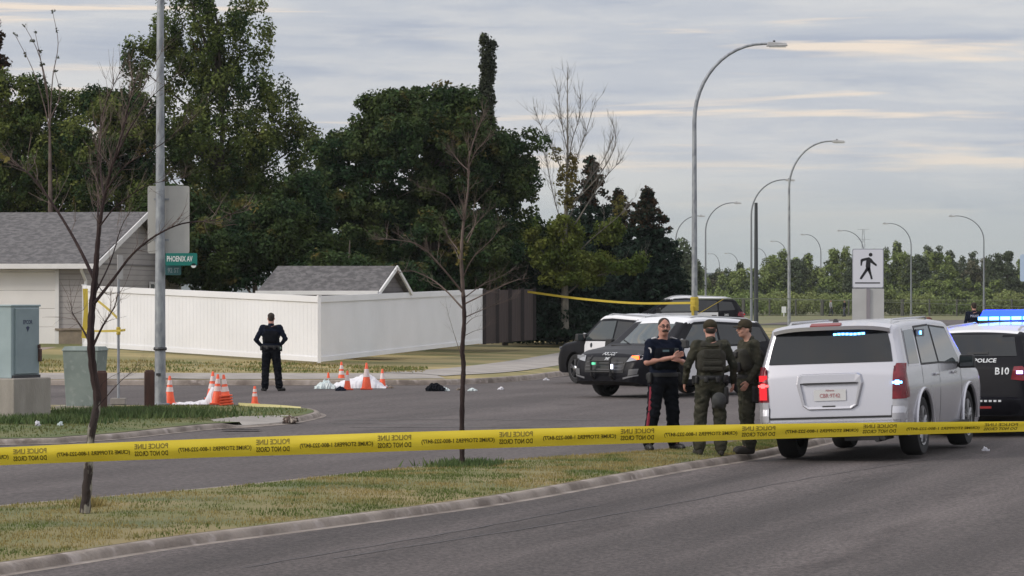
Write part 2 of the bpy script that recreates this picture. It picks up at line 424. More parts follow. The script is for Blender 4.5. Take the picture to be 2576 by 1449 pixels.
o = grid_mesh('median', [(a[0]-0.12, a[1]+0.06) for a in nl], [(a[0]+0.1, a[1]-0.05) for a in fl], 8, med_z, M_soil)
# near carriageway: falls towards the kerb
def nr_z(x, y, t): return 0.004+0.20*t
o = grid_mesh('near_road', nl, [(a[0]+9.0, a[1]-3.0) for a in nl], 6, nr_z, M_asphalt2)
o = grid_mesh('near_road', [(a[0]+9.0, a[1]-3.0) for a in nl], [(a[0]+26.0, a[1]-9.0) for a in nl], 4, lambda x, y, t: 0.204-0.2*t, M_asphalt2)
# faint worn crossing lines in the junction
M_line = mat('worn_line', (0.20, 0.195, 0.19), 0.9, (0.105, 0.097, 0.095), 3.0, 5, 0.42, 0.58, stretch=(0.6, 2, 1))
for (xa, xb, y) in ((840, 1745, 1056), (880, 1745, 1075), (830, 1110, 1066)):
    a, b = G(xa, y), G(xb, y); mb = MB()
    mb.add([a+Vector((0,-.06,.005)), b+Vector((0,-.06,.005)), b+Vector((0,.06,.005)), a+Vector((0,.06,.005))], [(0,1,2,3)])
    o = mb.build('road_marking', M_line); o['kind'] = 'structure'
# tar seams on the near carriageway
M_tar = mat('tar_seam', (0.035, 0.033, 0.035), 0.55)
def seam(pts, w=0.035, zf=None):
    c = spline(pts, 10); V, F = [], []
    for i, p in enumerate(c):
        d = c[min(i+1, len(c)-1)]-c[max(i-1, 0)]; d = d/np.linalg.norm(d); nx_, ny_ = -d[1], d[0]
        ww = w*(0.6+0.5*abs(math.sin(i*1.7))); jx = 0.02*math.sin(i*2.3)
        for s in (-1, 1): V.append((p[0]+nx_*ww*s+jx, p[1]+ny_*ww*s, 0))
    for i in range(len(c)-1): F.append((2*i, 2*i+1, 2*i+3, 2*i+2))
    return V, F
def near_height(x, y):
    best = min(nl, key=lambda q: abs(q[1]+(x-q[0])*0.333*0-y) if False else (q[0]-x)**2*0+abs((q[1]-(x-q[0])/3.0)-y))
    return 0.004+0.20*max(0, (x-best[0]))/9.0
mb = MB()
for pts in (((-1.5, 25.0), (1.0, 30.0), (3.4, 35.6), (5.6, 40.0)), ((-2.2, 24.2), (-0.6, 27.8), (0.9, 31.6))):
    V, F = seam(pts, 0.011); V = [(x, y, near_height(x, y)+0.006) for x, y, z in V]; mb.add(V, F)
o = mb.build('tar_seam', M_tar); o['kind'] = 'structure'
# traffic island on the left ---------------------------------------
isl = [(-7.0, 58.9), (-5.4, 59.0), (-4.55, 58.6), (-3.95, 57.8), (-3.62, 56.4), (-3.62, 54.9), (-3.95, 52.5), (-4.55, 51.1), (-5.18, 50.1), (-6.12, 47.1), (-6.7, 46.0), (-7.4, 45.2), (-12, 43.5), (-20, 41)]
ki = kerb('kerb', isl, side=-1, drop=[((-4.25, 51.8), 1.25, 0.03)], n=8, broken=0.004)
c = spline(isl, 8)
inner = [(-7.0 - (i/(len(c)-1))*14, 56.2) for i in range(len(c))]
RC = (-4.32, 52.2)
def isl_z(x, y, t=0):
    d = math.hypot(x-RC[0], y-RC[1]); return 0.092+0.03*t if d > 1.05 else -0.05+0.142*max(0, (d-.85)/.2)
o = grid_mesh('island_lawn', [(a[0]-(0.13 if a[0] > -11 else 0), a[1]+(0.1 if a[1] < 54 else -0.1)) for a in c], inner, 6, isl_z, M_soilg)
mb = MB(); mb.add([(-30, 55.6, 0.128), (-6.6, 55.6, 0.128), (-6.7, 58.8, 0.10), (-30, 60.5, 0.10)], [(0,1,2,3)])
o = mb.build('island_soil', mat('bare_soil', (0.20, 0.15, 0.085), 0.95, (0.27, 0.24, 0.12), 1.5, 5, bump=0.6)); o['kind'] = 'structure'
mb = MB()   # concrete kerb ramp on the island's near edge
mb.add([(-5.25, 52.0, .10), (-4.85, 53.1, .112), (-4.0, 53.9, .10), (-3.78, 52.75, .036), (-4.05, 52.35, .034), (-4.5, 51.35, .034), (-4.95, 50.75, .036)], [(6, 5, 4, 3, 2, 1, 0)]); o = mb.build('kerb_ramp', M_walk); o['kind'] = 'structure'
# far verge: rises away from its kerb to the fence ------------------
fk = [(-60, 75.2), (-20, 75.2), (-12, 75.2), (-5, 75.1), (-2.2, 75.3), (-0.9, 76.4), (0.4, 79.6), (1.3, 83.5), (3.0, 91.0), (6.5, 104.0), (12, 125), (25, 175)]
kk = kerb('kerb', fk, side=1, h=.14, n=8)
fkc = spline(fk, 8)
def lerp(a, b, t): return a+(b-a)*t
def sm(t): t = max(0, min(1, t)); return t*t*(3-2*t)
fkx = np.array([p[0] for p in fkc]); fky = np.array([p[1] for p in fkc])
def kerb_dist(x, y):
    return float(np.sqrt(np.min((fkx-x)**2+(fky-y)**2)))
def verge_z(x, y):
    d = kerb_dist(x, y)
    a = lerp(0.043, 0.0178, sm((x+12.7)/11.7)); a = min(a, 0.045)
    if x > 0: a = lerp(0.0178, 0.014, min(1, x/5))
    return 0.14+0.10*sm(d/1.7)+a*max(0, min(d, 26)-1.6)
V, F = [], []; rows = len(fkc)
for i, p in enumerate(fkc):
    q = (p[0]-60*sm((p[0]+3)/8) - 0, p[1]+60-40*sm((p[0]+3)/8))
    d0 = np.array(fkc[min(i+1, rows-1)])-np.array(fkc[max(i-1, 0)]); d0 = d0/np.linalg.norm(d0)
    for k in range(41):
        t = (k/40)**1.6; x, y = lerp(p[0]-d0[1]*0.12, q[0], t), lerp(p[1]+d0[0]*0.12, q[1], t); V.append((x, y, verge_z(x, y)))
for i in range(rows-1):
    for k in range(40): a = i*41+k; F.append((a, a+41, a+42, a+1))
o = mesh_np('verge', V, F, M_lawn2, None, True); o['kind'] = 'structure'
# pavements on the verge
def strip_on(name, pts, w0, w1, m, dz=0.008, zf=verge_z, n=8, xy=False):
    c = spline(pts, n); V, F = [], []
    for i, p in enumerate(c):
        d = c[min(i+1, len(c)-1)]-c[max(i-1, 0)]; d = d/np.linalg.norm(d)
        for s in np.linspace(-w0, w1, 5):
            x, y = p[0]-d[1]*s, p[1]+d[0]*s; V.append((x, y, zf(x, y)+dz))
    for i in range(len(c)-1):
        for k in range(4): a = i*5+k; F.append((a, a+5, a+6, a+1))
    o = mesh_np(name, V, F, m, None, True); o['kind'] = 'structure'; return o
strip_on('pavement', [(-60, 76.2), (-20, 76.2), (-12, 76.2), (-6, 76.15), (-3.6, 76.15), (-1.9, 76.6)], 0.78, 1.0, M_walk)
strip_on('footpath', [(-2.6, 77.0), (-1.3, 80.0), (-0.35, 84.0), (0.9, 91.0), (2.2, 100), (5, 120)], 0.95, 0.95, M_walk, 0.016)
o = mesh_np('driveway', [(-14.9, 76.9, 0.27), (-40, 76.9, 0.27), (-40, 90.6, 0.80), (-13.35, 89.9, 0.80)], [(0, 3, 2, 1)],
            mat('driveway_concrete', (0.30, 0.235, 0.20), 0.9, (0.25, 0.20, 0.17), 1.0)); o['kind'] = 'structure'
# far path and low ridge on the skyline
o = mesh_np('path', [(19, 235, 0.01), (50, 225, 0.01), (60, 265, 0.01), (30, 290, 0.01)], [(0, 1, 2, 3)], M_asphalt); o['kind'] = 'structure'
V, F = [], []; n = 60
for i in range(n+1):
    x = -700+1800*i/n; hz_ = 14.5+2.5*math.sin(i*.6)+1.8*math.sin(i*1.7+1)
    V += [(x, 1400, -0.05), (x, 1560, hz_), (x, 1900, hz_+1)]
for i in range(n):
    for k in (0, 1): a = i*3+k; F.append((a, a+3, a+4, a+1))
o = mesh_np('hills', V, F, mat('far_woodland', (0.075, 0.10, 0.10), 1.0, (0.13, 0.15, 0.15), 0.02, 5), None, True); o['kind'] = 'structure'

# ------------------------------------------------------------------ grass blades (uncountable)
def blades(name, n, sampler, h0, h1, m, seed, label, cat='grass', lean=0.6, wd=0.012):
    rg = np.random.default_rng(seed); xy, z = sampler(rg, n); n = len(xy)
    a = rg.uniform(0, 2*np.pi, n); hh = rg.uniform(h0, h1, n); wv = wd*rg.uniform(.6, 1.4, n)
    dx, dy = np.cos(a)*wv, np.sin(a)*wv; la = rg.uniform(0, 2*np.pi, n); ll = hh*rg.uniform(0, lean, n)
    V = np.zeros((n, 3, 3)); V[:, 0] = np.stack([xy[:, 0]-dx, xy[:, 1]-dy, z-0.01], 1); V[:, 1] = np.stack([xy[:, 0]+dx, xy[:, 1]+dy, z-0.01], 1)
    V[:, 2] = np.stack([xy[:, 0]+np.cos(la)*ll, xy[:, 1]+np.sin(la)*ll, z+hh], 1)
    o = mesh_np(name, V.reshape(-1, 3), np.arange(n*3).reshape(n, 3), m)
    tag(o, label, cat, kind='stuff'); return o
def strip_sampler(A, B, y0, y1, z0):
    A = np.array([(p[0], p[1]) for p in A]); B = np.array([(p[0], p[1]) for p in B])
    def f(rg, n):
        idx = [i for i in range(len(A)-1) if max(A[i][1], B[i][1]) > y0 and min(A[i][1], B[i][1]) < y1]
        ar = np.array([np.linalg.norm(A[i+1]-A[i])*np.linalg.norm(B[i]-A[i]) for i in idx]); ar /= ar.sum()
        ii = rg.choice(idx, n, p=ar); u = rg.uniform(0, 1, n)[:, None]; t = rg.uniform(0.01, 0.99, n)[:, None]
        a = A[ii]*(1-u)+A[ii+1]*u; b = B[ii]*(1-u)+B[ii+1]*u; p = a*(1-t)+b*t
        keep = vnoise(p[:, 0]*5, p[:, 1]*5, 2)+vnoise(p[:, 0]*1.3, p[:, 1]*1.9, 5)+rg.uniform(-.9, .9, n) > -0.25
        keep &= np.hypot(p[:, 0]-RC[0], p[:, 1]-RC[1]) > 1.05
        return p[keep], (z0+0.03*np.sin(np.pi*t[:, 0]))[keep]
    return f
M_gdry = mat('dry_grass', (0.29, 0.23, 0.088), 0.9, (0.11, 0.145, 0.036), 0.9, 6, 0.45, 0.56, island=0.3, trans=0.25)
M_ggrn = mat('green_grass', (0.080, 0.115, 0.028), 0.9, (0.15, 0.15, 0.050), 0.9, 4, island=0.3, trans=0.25)
nlA = [(a[0]-0.11, a[1]+0.055) for a in nl]; flA = [(a[0]+0.12, a[1]-0.06) for a in fl]
blades('median_grass', 110000, strip_sampler(nlA, flA, 21, 47, 0.095), 0.010, 0.032, M_gdry, 1, 'dry yellowish mown grass on the kerbed median strip', wd=0.006)
c = spline(isl, 8); ia = [(a[0]-(0.18 if a[0] > -11 else 0), a[1]+(0.12 if a[1] < 54 else -0.12)) for a in c]
blades('island_grass', 42000, strip_sampler(ia, inner, 44, 60, 0.092), 0.015, 0.045, M_ggrn, 2, 'green grass covering the traffic island beneath the utility cabinets', wd=0.012)
def box_sampler(x0, x1, y0, y1):
    def f(rg, n):
        x = rg.uniform(x0, x1, n); y = rg.uniform(y0, y1, n)
        d = np.array([kerb_dist(a, b) for a, b in zip(x[:1], y[:1])])
        k = vnoise(x*1.1, y*1.5, 1)+rg.uniform(-.6, .6, n) > -.1
        x, y = x[k], y[k]; z = np.array([verge_z(a, b) for a, b in zip(x, y)])
        return np.stack([x, y], 1), z
    return f
blades('verge_grass', 9000, box_sampler(-13.5, -2.3, 77.4, 82.5), 0.03, 0.08, M_gdry, 3, 'patchy mown grass between the far pavement and the white fence', wd=0.018)
def tuft(name, px, py, z, rx, ry, n, h0, h1, m, label, seed, cat='grass', wd=0.02, lean=0.8):
    c = G(px, py, z)
    def f(rg, n):
        a = rg.normal(0, 0.5, (n, 2)); return np.stack([c.x+a[:, 0]*rx, c.y+a[:, 1]*ry], 1), np.full(n, z+0.01)
    return blades(name, n, f, h0, h1, m, seed, label, cat, lean, wd)
M_weed = mat('weed_green', (0.055, 0.098, 0.03), 0.9, (0.11, 0.145, 0.05), 3.0, island=0.35, trans=0.25)
tuft('weed_clump', 1175, 1172, 0.10, 0.42, 0.5, 1100, 0.03, 0.10, M_weed, 'dark green weeds clumped round the foot of the middle bare sapling', 4, 'weeds', wd=0.014)
tuft('weed_clump', 330, 1045, 0.11, 1.5, 1.2, 5200, 0.04, 0.17, M_weed, 'tall green weeds growing between the cabinets and the brown posts', 5, 'weeds', wd=0.02)
tuft('weed_clump', 110, 1062, 0.11, 0.9, 0.7, 1700, 0.04, 0.16, M_weed, 'weeds growing along the big concrete plinth', 7, 'weeds', wd=0.02)
tuft('weed_clump', 222, 1278, 0.10, 0.14, 0.2, 260, 0.06, 0.14, M_gdry, 'straw coloured tuft round the foot of the nearest bare sapling', 8, 'grass', wd=0.01)
# storm leaf litter on the gutter
# ------------------------------------------------------------------ white fence, brown fence
M_vinyl = mat('white_vinyl', (0.80, 0.80, 0.82), 0.5, (0.74, 0.74, 0.755), 0.8, 5)
M_brown = mat('brown_boards', (0.038, 0.026, 0.026), 0.9, (0.052, 0.036, 0.034), 3.0, 5, stretch=(3, 3, 0.3))
M_brown_d = mat('brown_post', (0.020, 0.015, 0.016), 0.8)
def fence_run(root, a, b, n, H=1.83, board=0.145, ground=None):
    """a, b ground points; boards along the run, cap rail, bottom rail"""
    a, b = Vector(a), Vector(b); d = b-a; Lh = math.hypot(d.x, d.y); rz = math.atan2(d.y, d.x); ux = Vector((d.x/Lh, d.y/Lh, 0)); nn = Vector((ux.y, -ux.x, 0))
    m1 = MB(); nb = int(Lh/board); g = 0.004
    for i in range(nb):
        t0, t1 = (i*Lh/nb+g/2)/Lh, ((i+1)*Lh/nb-g/2)/Lh; p, q = a+d*t0, a+d*t1
        off = nn*0.0
        V = [p+Vector((0,0,0.05))-nn*.011, q+Vector((0,0,0.05))-nn*.011, q+Vector((0,0,H-.1))-nn*.011, p+Vector((0,0,H-.1))-nn*.011]
        V += [v+nn*0.022 for v in V[:4]]
        m1.add(V, [(0,3,2,1),(4,5,6,7),(0,1,5,4),(1,2,6,5),(2,3,7,6),(3,0,4,7)])
    m2 = MB()
    for z0, z1, t in ((H-0.17, H, 0.05), (0.02, 0.15, 0.035)):
        V = [a-nn*t+Vector((0,0,z0)), b-nn*t+Vector((0,0,z0)), b-nn*t+Vector((0,0,z1)), a-nn*t+Vector((0,0,z1))]; V += [v+nn*2*t for v in V[:4]]
        m2.add(V, [(0,3,2,1),(4,5,6,7),(0,1,5,4),(1,2,6,5),(2,3,7,6),(3,0,4,7)])
    m1.build('boards', M_vinyl, root); m2.build('rail', M_vinyl, root)
FA, FB, FC = Vector((-12.7, 88.4, 0.74)), Vector((-5.31, 82.1, 0.42)), Vector((-1.04, 100.0, 0.65))
fw = empty('garden_fence'); tag(fw, 'white vinyl board fence with a broad top rail turning the corner of the garden', 'fence')
fence_run(fw, FA, FB, 0); fence_run(fw, FB, FC, 0)
for p in (FA, FB, FC):
    mb = MB(); mb.box((p.x, p.y, p.z+0.91), (0.09, 0.09, 1.83), rz=0.15); mb.box((p.x, p.y, p.z+1.84), (0.10, 0.10, 0.03), rz=0.6); mb.build('post', M_vinyl, fw)
fb = empty('brown_fence'); tag(fb, 'dark brown board fence with black gaps beyond the white fence', 'fence')
a, b = Vector((-0.95, 100.3, 0.64)), Vector((0.78, 106.0, 0.70)); d = b-a
for i in range(4):
    p, q = a+d*(i/4+.012), a+d*((i+1)/4-.03); mb = MB(); nb = 6
    for k in range(nb):
        u, v = p+(q-p)*(k/nb+.01), p+(q-p)*((k+1)/nb-.01); nn = Vector((0.95, -0.3, 0))*0.012
        V = [u, v, v+Vector((0,0,1.8)), u+Vector((0,0,1.8))]; V = V+[x+nn for x in V]; mb.add(V, [(0,3,2,1),(4,5,6,7),(0,1,5,4),(1,2,6,5),(2,3,7,6),(3,0,4,7)])
    mb.build('fence_panel', M_brown, fb)
for i in range(5):
    p = a+d*(i/4-.005); mb = MB(); mb.box((p.x, p.y, p.z+0.92), (0.12, 0.2, 1.86), rz=0.3); mb.build('post', M_brown_d, fb)

# ------------------------------------------------------------------ house (attached garage) and shed
M_siding = mat('grey_siding', (0.40, 0.375, 0.37), 0.75, (0.35, 0.33, 0.33), 1.0, 4, bands=(2, 0.17), bump=1.0)
M_shingle = mat('grey_shingle', (0.085, 0.081, 0.082), 0.95, (0.150, 0.142, 0.142), 5.0, 6, 0.4, 0.6, bump=0.9, bscale=9, c3=(0.07, 0.067, 0.07), s3=9.0)
M_white = mat('white_trim', (0.74, 0.73, 0.72), 0.5, (0.68, 0.67, 0.66), 3.0)
M_door = mat('garage_white', (0.78, 0.76, 0.74), 0.5, (0.73, 0.71, 0.69), 1.0)
M_stone = mat('tan_stone', (0.26, 0.21, 0.155), 0.85, (0.20, 0.165, 0.125), 5.0, bump=0.6)
M_darkgl = mat('dark_window', (0.02, 0.022, 0.025), 0.15)
M_soffit = mat('soffit', (0.16, 0.15, 0.15), 0.8)
hs = empty('house', (-12.9, 90.0, 0.70), math.atan2(-0.144, 0.99))   # local x along the front (leftwards is -x), y away
tag(hs, 'grey sided house end with shingled gable roof and white garage door', 'house')
Lx, Dy, EH, RH = 14.0, 11.1, 2.57, 4.16
mb = MB()     # walls: open box with gable
mb.add([(0,0,0), (-Lx,0,0), (-Lx,0,EH), (0,0,EH)], [(0,3,2,1)][::-1]); mb.add([(0,0,0), (0,Dy,0), (0,Dy,EH), (0,Dy/2,RH-0.05), (0,0,EH)], [(0,1,2,3,4)])
mb.add([(0,Dy,0), (-Lx,Dy,0), (-Lx,Dy,EH), (0,Dy,EH)], [(0,1,2,3)]); mb.build('wall', M_siding, hs)
mb = MB(); sl = (RH-EH)/(Dy/2)
for s in (0, 1):
    ye = -0.45 if s == 0 else Dy+0.45; ze = EH-0.45*sl; yr = Dy/2
    V = [(0.42, ye, ze), (-Lx-.4, ye, ze), (-Lx-.4, yr, RH), (0.42, yr, RH)]; V2 = [(x, y, z+0.09) for x, y, z in V]
    mb.add(V+V2, [(0,1,2,3), (7,6,5,4), (0,4,5,1), (3,2,6,7), (0,3,7,4), (1,5,6,2)])
rf = mb.build('roof', M_shingle, hs)
mb = MB()      # fascia, rakes, gutters
mb.box((-Lx/2+.2, -0.50, EH-0.12), (Lx+.5, 0.11, 0.15))
for s in (0, 1):
    ye = -0.47 if s == 0 else Dy+0.47; a, b = Vector((0.45, ye, EH-0.47*sl)), Vector((0.45, Dy/2, RH+0.03))
    mb.add([a+Vector((0,0,-.11)), b+Vector((0,0,-.11)), b+Vector((0,0,.07)), a+Vector((0,0,.07)), a+Vector((.04,0,-.11)), b+Vector((.04,0,-.11)), b+Vector((.04,0,.07)), a+Vector((.04,0,.07))],
           [(0,1,2,3),(4,7,6,5),(0,4,5,1),(3,2,6,7),(0,3,7,4),(1,5,6,2)])
mb.build('fascia', M_white, rf)
mb = MB(); mb.box((-Lx/2, -0.22, EH-0.19), (Lx, 0.44, 0.03)); mb.box((0.004, Dy/2, EH-0.03), (0.03, Dy, 0.05)); mb.build('soffit', M_soffit, rf)
mb = MB(); mb.box((-0.45, -0.03, 0.26), (0.85, 0.06, 0.52)); mb.box((-0.45, -0.05, 0.55), (0.9, 0.1, 0.06)); mb.build('stone_skirt', M_stone, hs)
# garage door
mb = MB()
for i in range(4): mb.box((-3.32, 0.02, 0.06+0.555*(i+.5)), (4.9, 0.06, 0.545))
gd = mb.build('garage_door', M_door, hs, bevel=0.01)
mb = MB(); mb.box((-0.85, -0.03, 1.17), (0.12, 0.07, 2.34)); mb.box((-3.32, -0.03, 2.35), (5.05, 0.07, 0.12)); mb.build('door_frame', M_white, gd)
for (x, y) in ((0.03, -0.05), (0.05, Dy-0.06)):
    mb = MB(); mb.tube([(x, y-.42 if y < 1 else y+.3, EH-.18), (x, y-.35 if y < 1 else y+.25, EH-.28), (x+.03, y-.05, EH-.55), (x+.03, y-.05, 0.1)], 0.05, 8); mb.build('downspout', M_white, hs, True)
mb = MB(); mb.box((0.02, 7.9, 1.45), (0.04, 1.1, 1.0)); wn = mb.build('window', M_darkgl, hs)
mb = MB()
for y in (7.3, 8.0, 8.5): mb.box((0.045, y, 1.45), (0.03, 0.09 if y != 8.0 else 0.28, 1.1))
mb.box((0.045, 7.9, 1.98), (0.03, 1.25, 0.08)); mb.build('window_frame', M_white, wn)
# shed
sh = empty('garden_shed', (-7.35, 88.6, 0.55), -0.06); tag(sh, 'low garden shed whose grey shingle roof shows above the white fence', 'shed')
Ls, Ds, es, rs = 3.35, 2.5, 1.84, 2.48
mb = MB(); mb.add([(0.2,0,0), (Ls,0,0), (Ls,0,es), (0.2,0,es)], [(0,1,2,3)]); mb.add([(Ls,0,0), (Ls+.55,Ds,0), (Ls+.55,Ds,es), (Ls+.28,Ds/2,rs), (Ls,0,es)], [(0,1,2,3,4)])
mb.add([(0.2,Ds,0), (Ls,Ds,0), (Ls,Ds,es), (0.2,Ds,es)], [(0,3,2,1)]); mb.build('wall', mat('shed_siding', (0.16, 0.145, 0.145), 0.8, (0.13, 0.12, 0.12), 2.0, bands=(2, 0.14), bump=1.0), sh)
mb = MB()
V = [(-.2,-.3,es-.08), (Ls+.05,-.3,es-.08), (Ls+.42,Ds/2,rs+.06), (0.22,Ds/2,rs+.06), (0.5, Ds+.3, es-.08), (Ls+.7, Ds+.3, es-.08)]
mb.add(V+[(x,y,z+.07) for x,y,z in V], [(0,1,2,3), (9,8,7,6), (3,2,5,4), (10,11,8,9), (0,6,7,1), (0,3,9,6), (1,7,8,2), (2,8,11,5), (3,4,10,9)])
rf = mb.build('roof', M_shingle, sh)
mb = MB()
def beam(mb, a, b, h, t, n):
    a, b, n = Vector(a), Vector(b), Vector(n)*t; u = Vector((0,0,h))
    V = [a, b, b+u, a+u]; V += [x+n for x in V]; mb.add(V, [(0,3,2,1),(4,5,6,7),(0,1,5,4),(1,2,6,5),(2,3,7,6),(3,0,4,7)])
beam(mb, (-.22,-.35,es-.10), (Ls+.07,-.35,es-.10), .12, .05, (0,-1,0))
beam(mb, (Ls+.08,-.33,es-.12), (Ls+.46,Ds/2,rs+.02), .12, .05, (1,0,0)); beam(mb, (Ls+.46,Ds/2,rs+.02), (Ls+.75,Ds+.33,es-.12), .12, .05, (1,0,0))
mb.build('fascia', M_white, rf)

# ------------------------------------------------------------------ utility cabinets
M_cabl = mat('cabinet_blue', (0.33, 0.405, 0.42), 0.55, (0.28, 0.35, 0.365), 2.0, 5)
M_cabg = mat('cabinet_green', (0.21, 0.25, 0.235), 0.7, (0.165, 0.20, 0.19), 2.5, 6, c3=(0.25, 0.285, 0.27), s3=9)
M_conc = mat('plinth_concrete', (0.34, 0.31, 0.275), 0.9, (0.27, 0.245, 0.215), 2.0, 6, bump=0.5, bscale=20, stretch=(2, 2, 0.6))
M_dark = mat('dark_metal', (0.03, 0.03, 0.035), 0.5)
cb = empty('utility_cabinet', G(38, 1058, 0.10), R(-28)); tag(cb, 'tall pale blue utility cabinet standing on a concrete plinth', 'cabinet')
s_ = FPX/cb.location.y      # px per metre there
wz = 0.80
mb = MB(); mb.box((-0.62, 0.33, 0.36), (1.5, 1.05, 0.74)); mb.build('plinth', M_conc, cb, bevel=0.02)
mb = MB(); mb.box((-0.68, 0.33, 0.73+0.62), (1.3, 0.80, 1.24)); bd = mb.build('housing', M_cabl, cb, bevel=0.012)
mb = MB(); mb.box((-0.68, 0.33, 1.985), (1.34, 0.84, 0.035)); mb.build('lid', M_cabl, cb, bevel=0.01)
mb = MB(); mb.box((-0.021, 0.33, 0.755), (0.06, 0.76, 0.05)); mb.build('sill', M_dark, cb)
mb = MB(); mb.box((-0.012, 0.34, 1.37), (0.05, 0.66, 1.14)); dr = mb.build('door', mat('cabinet_door', (0.24, 0.30, 0.32), 0.5, (0.21, 0.265, 0.285), 3), cb, bevel=0.01)
mb = MB(); text_on(mb, 'EPCOR', 0.1, (0.016, 0.34, 1.70), (0, 1, 0), (0, 0, 1), fit=0.26); mb.prism([(-.05, .03), (0, -.05), (.05, .03), (0, .05)], (0.013, 0.34, 1.58), (0,1,0), (0,0,1), 0.004); mb.build('lettering', mat('ink_blue', (0.03, 0.04, 0.09), 0.6), dr)
mb = MB(); mb.box((0.03, 0.66, 1.12), (0.05, 0.06, 0.22)); mb.box((0.03, 0.64, 1.27), (0.04, 0.04, 0.07)); mb.build('padlock', mat('rusty_metal', (0.10, 0.045, 0.03), 0.8, (0.05, 0.03, 0.03), 20), cb)
cb2 = empty('utility_cabinet', G(214, 1031, 0.10), R(-14)); tag(cb2, 'weathered grey green pedestal cabinet narrower at its foot', 'cabinet')
mb = MB()
V = [(-.30,-.2,0), (.28,-.2,0), (.28,.22,0), (-.30,.22,0), (-.36,-.24,1.12), (.36,-.24,1.12), (.36,.26,1.12), (-.36,.26,1.12)]
mb.add(V, [(0,3,2,1),(4,5,6,7),(0,1,5,4),(1,2,6,5),(2,3,7,6),(3,0,4,7)]); mb.build('housing', M_cabg, cb2, bevel=0.015)
mb = MB(); mb.add([(-.38,-.26,1.12), (.38,-.26,1.12), (.38,.28,1.12), (-.38,.28,1.12), (-.34,-.2,1.2), (.34,-.2,1.2), (.34,.22,1.2), (-.34,.22,1.2)], [(0,3,2,1),(4,5,6,7),(0,1,5,4),(1,2,6,5),(2,3,7,6),(3,0,4,7)]); mb.build('lid', M_cabg, cb2, bevel=0.01)
mb = MB(); mb.box((-0.01, 0, 0.02), (0.9, 0.7, 0.12)); mb.build('plinth', M_conc, cb2)
M_post = mat('rust_post', (0.085, 0.038, 0.028), 0.8, (0.055, 0.028, 0.022), 6, 5, stretch=(3, 3, .5))
for (px, py, pt, lab) in ((256, 1043, 936, 'rust brown wooden bollard beside the grey green pedestal cabinet'), (376, 1027, 934, 'rust brown wooden bollard at the foot of the galvanised lamp column')):
    g = G(px, py, 0.10); hh = (py-pt)*g.y/FPX
    mb = MB(); mb.box((0, 0, hh/2-.05), (0.19, 0.17, hh+.1), rz=0.2); mb.box((0, 0, hh+.01), (0.16, 0.14, 0.03), rz=0.2)
    o = mb.build('wooden_bollard', M_post, None, bevel=0.015); o.location = g; tag(o, lab, 'bollard', 'brown wooden bollards on the traffic island')

# ------------------------------------------------------------------ street lamps
M_galv = mat('galvanised_steel', (0.34, 0.36, 0.38), 0.55, (0.22, 0.235, 0.26), 9.0, 6, 0.4, 0.62, metal=0.35, stretch=(1, 1, 0.5))
M_galv2 = mat('galvanised_far', (0.20, 0.215, 0.235), 0.7)
M_lum = mat('luminaire_grey', (0.42, 0.42, 0.42), 0.5)
def street_lamp(x, y, z0, top, reach, sgn, r0, label, m, Rc=None, px=None):
    root = empty('street_lamp', (x, y, z0)); tag(root, label, 'street lamp', 'davit street lamps along the roads')
    H = top-z0; Rz = min(2.6, H*0.35); Rx = reach-0.45
    mb = MB(); hs_ = [0, H*0.3, H-Rz]; pts = [(0, 0, h_) for h_ in hs_]; rr = [r0, r0*0.85, r0*0.62]
    mb.tube(pts, rr, 12); mb.build('pole', m, root, True)
    pts = [(0, 0, H-Rz)]; 
    for k in range(1, 13):
        a = math.pi/2*k/12; pts.append((sgn*Rx*(1-math.cos(a)), 0, H-Rz+Rz*math.sin(a)))
    pts.append((sgn*(reach-0.15), 0, H)); rad = [r0*0.62-(r0*0.62-0.04)*i/(len(pts)-1) for i in range(len(pts))]
    mb = MB(); mb.tube(pts, rad, 10); mb.build('arm', m, root, True)
    mb = MB(); x0 = sgn*reach
    mb.add([(x0-.36,-.09,H-.09), (x0+.36,-.09,H-.07), (x0+.36,.09,H-.07), (x0-.36,.09,H-.09), (x0-.30,-.07,H+.07), (x0+.30,-.05,H+.03), (x0+.30,.05,H+.03), (x0-.30,.07,H+.07)],
           [(0,3,2,1),(4,5,6,7),(0,1,5,4),(1,2,6,5),(2,3,7,6),(3,0,4,7)])
    lm = mb.build('luminaire', M_lum, root, bevel=0.02)
    mb = MB(); mb.box((x0+.02, 0, H-.10), (0.56, 0.14, 0.03)); mb.build('lens', mat('lamp_lens', (0.55, 0.55, 0.53), 0.3), lm)
    mb = MB(); mb.lathe([(0.04, 0.0), (0.04, 0.06), (0.0, 0.07)], 10, (x0-.1, 0, H+.05)); mb.build('photocell', M_dark, lm)
    mb = MB(); mb.lathe([(r0*1.7, 0), (r0*1.7, 0.05), (r0*1.15, 0.06), (r0*1.1, 0.25)], 12); mb.build('base_plate', m, root, True)
    return root
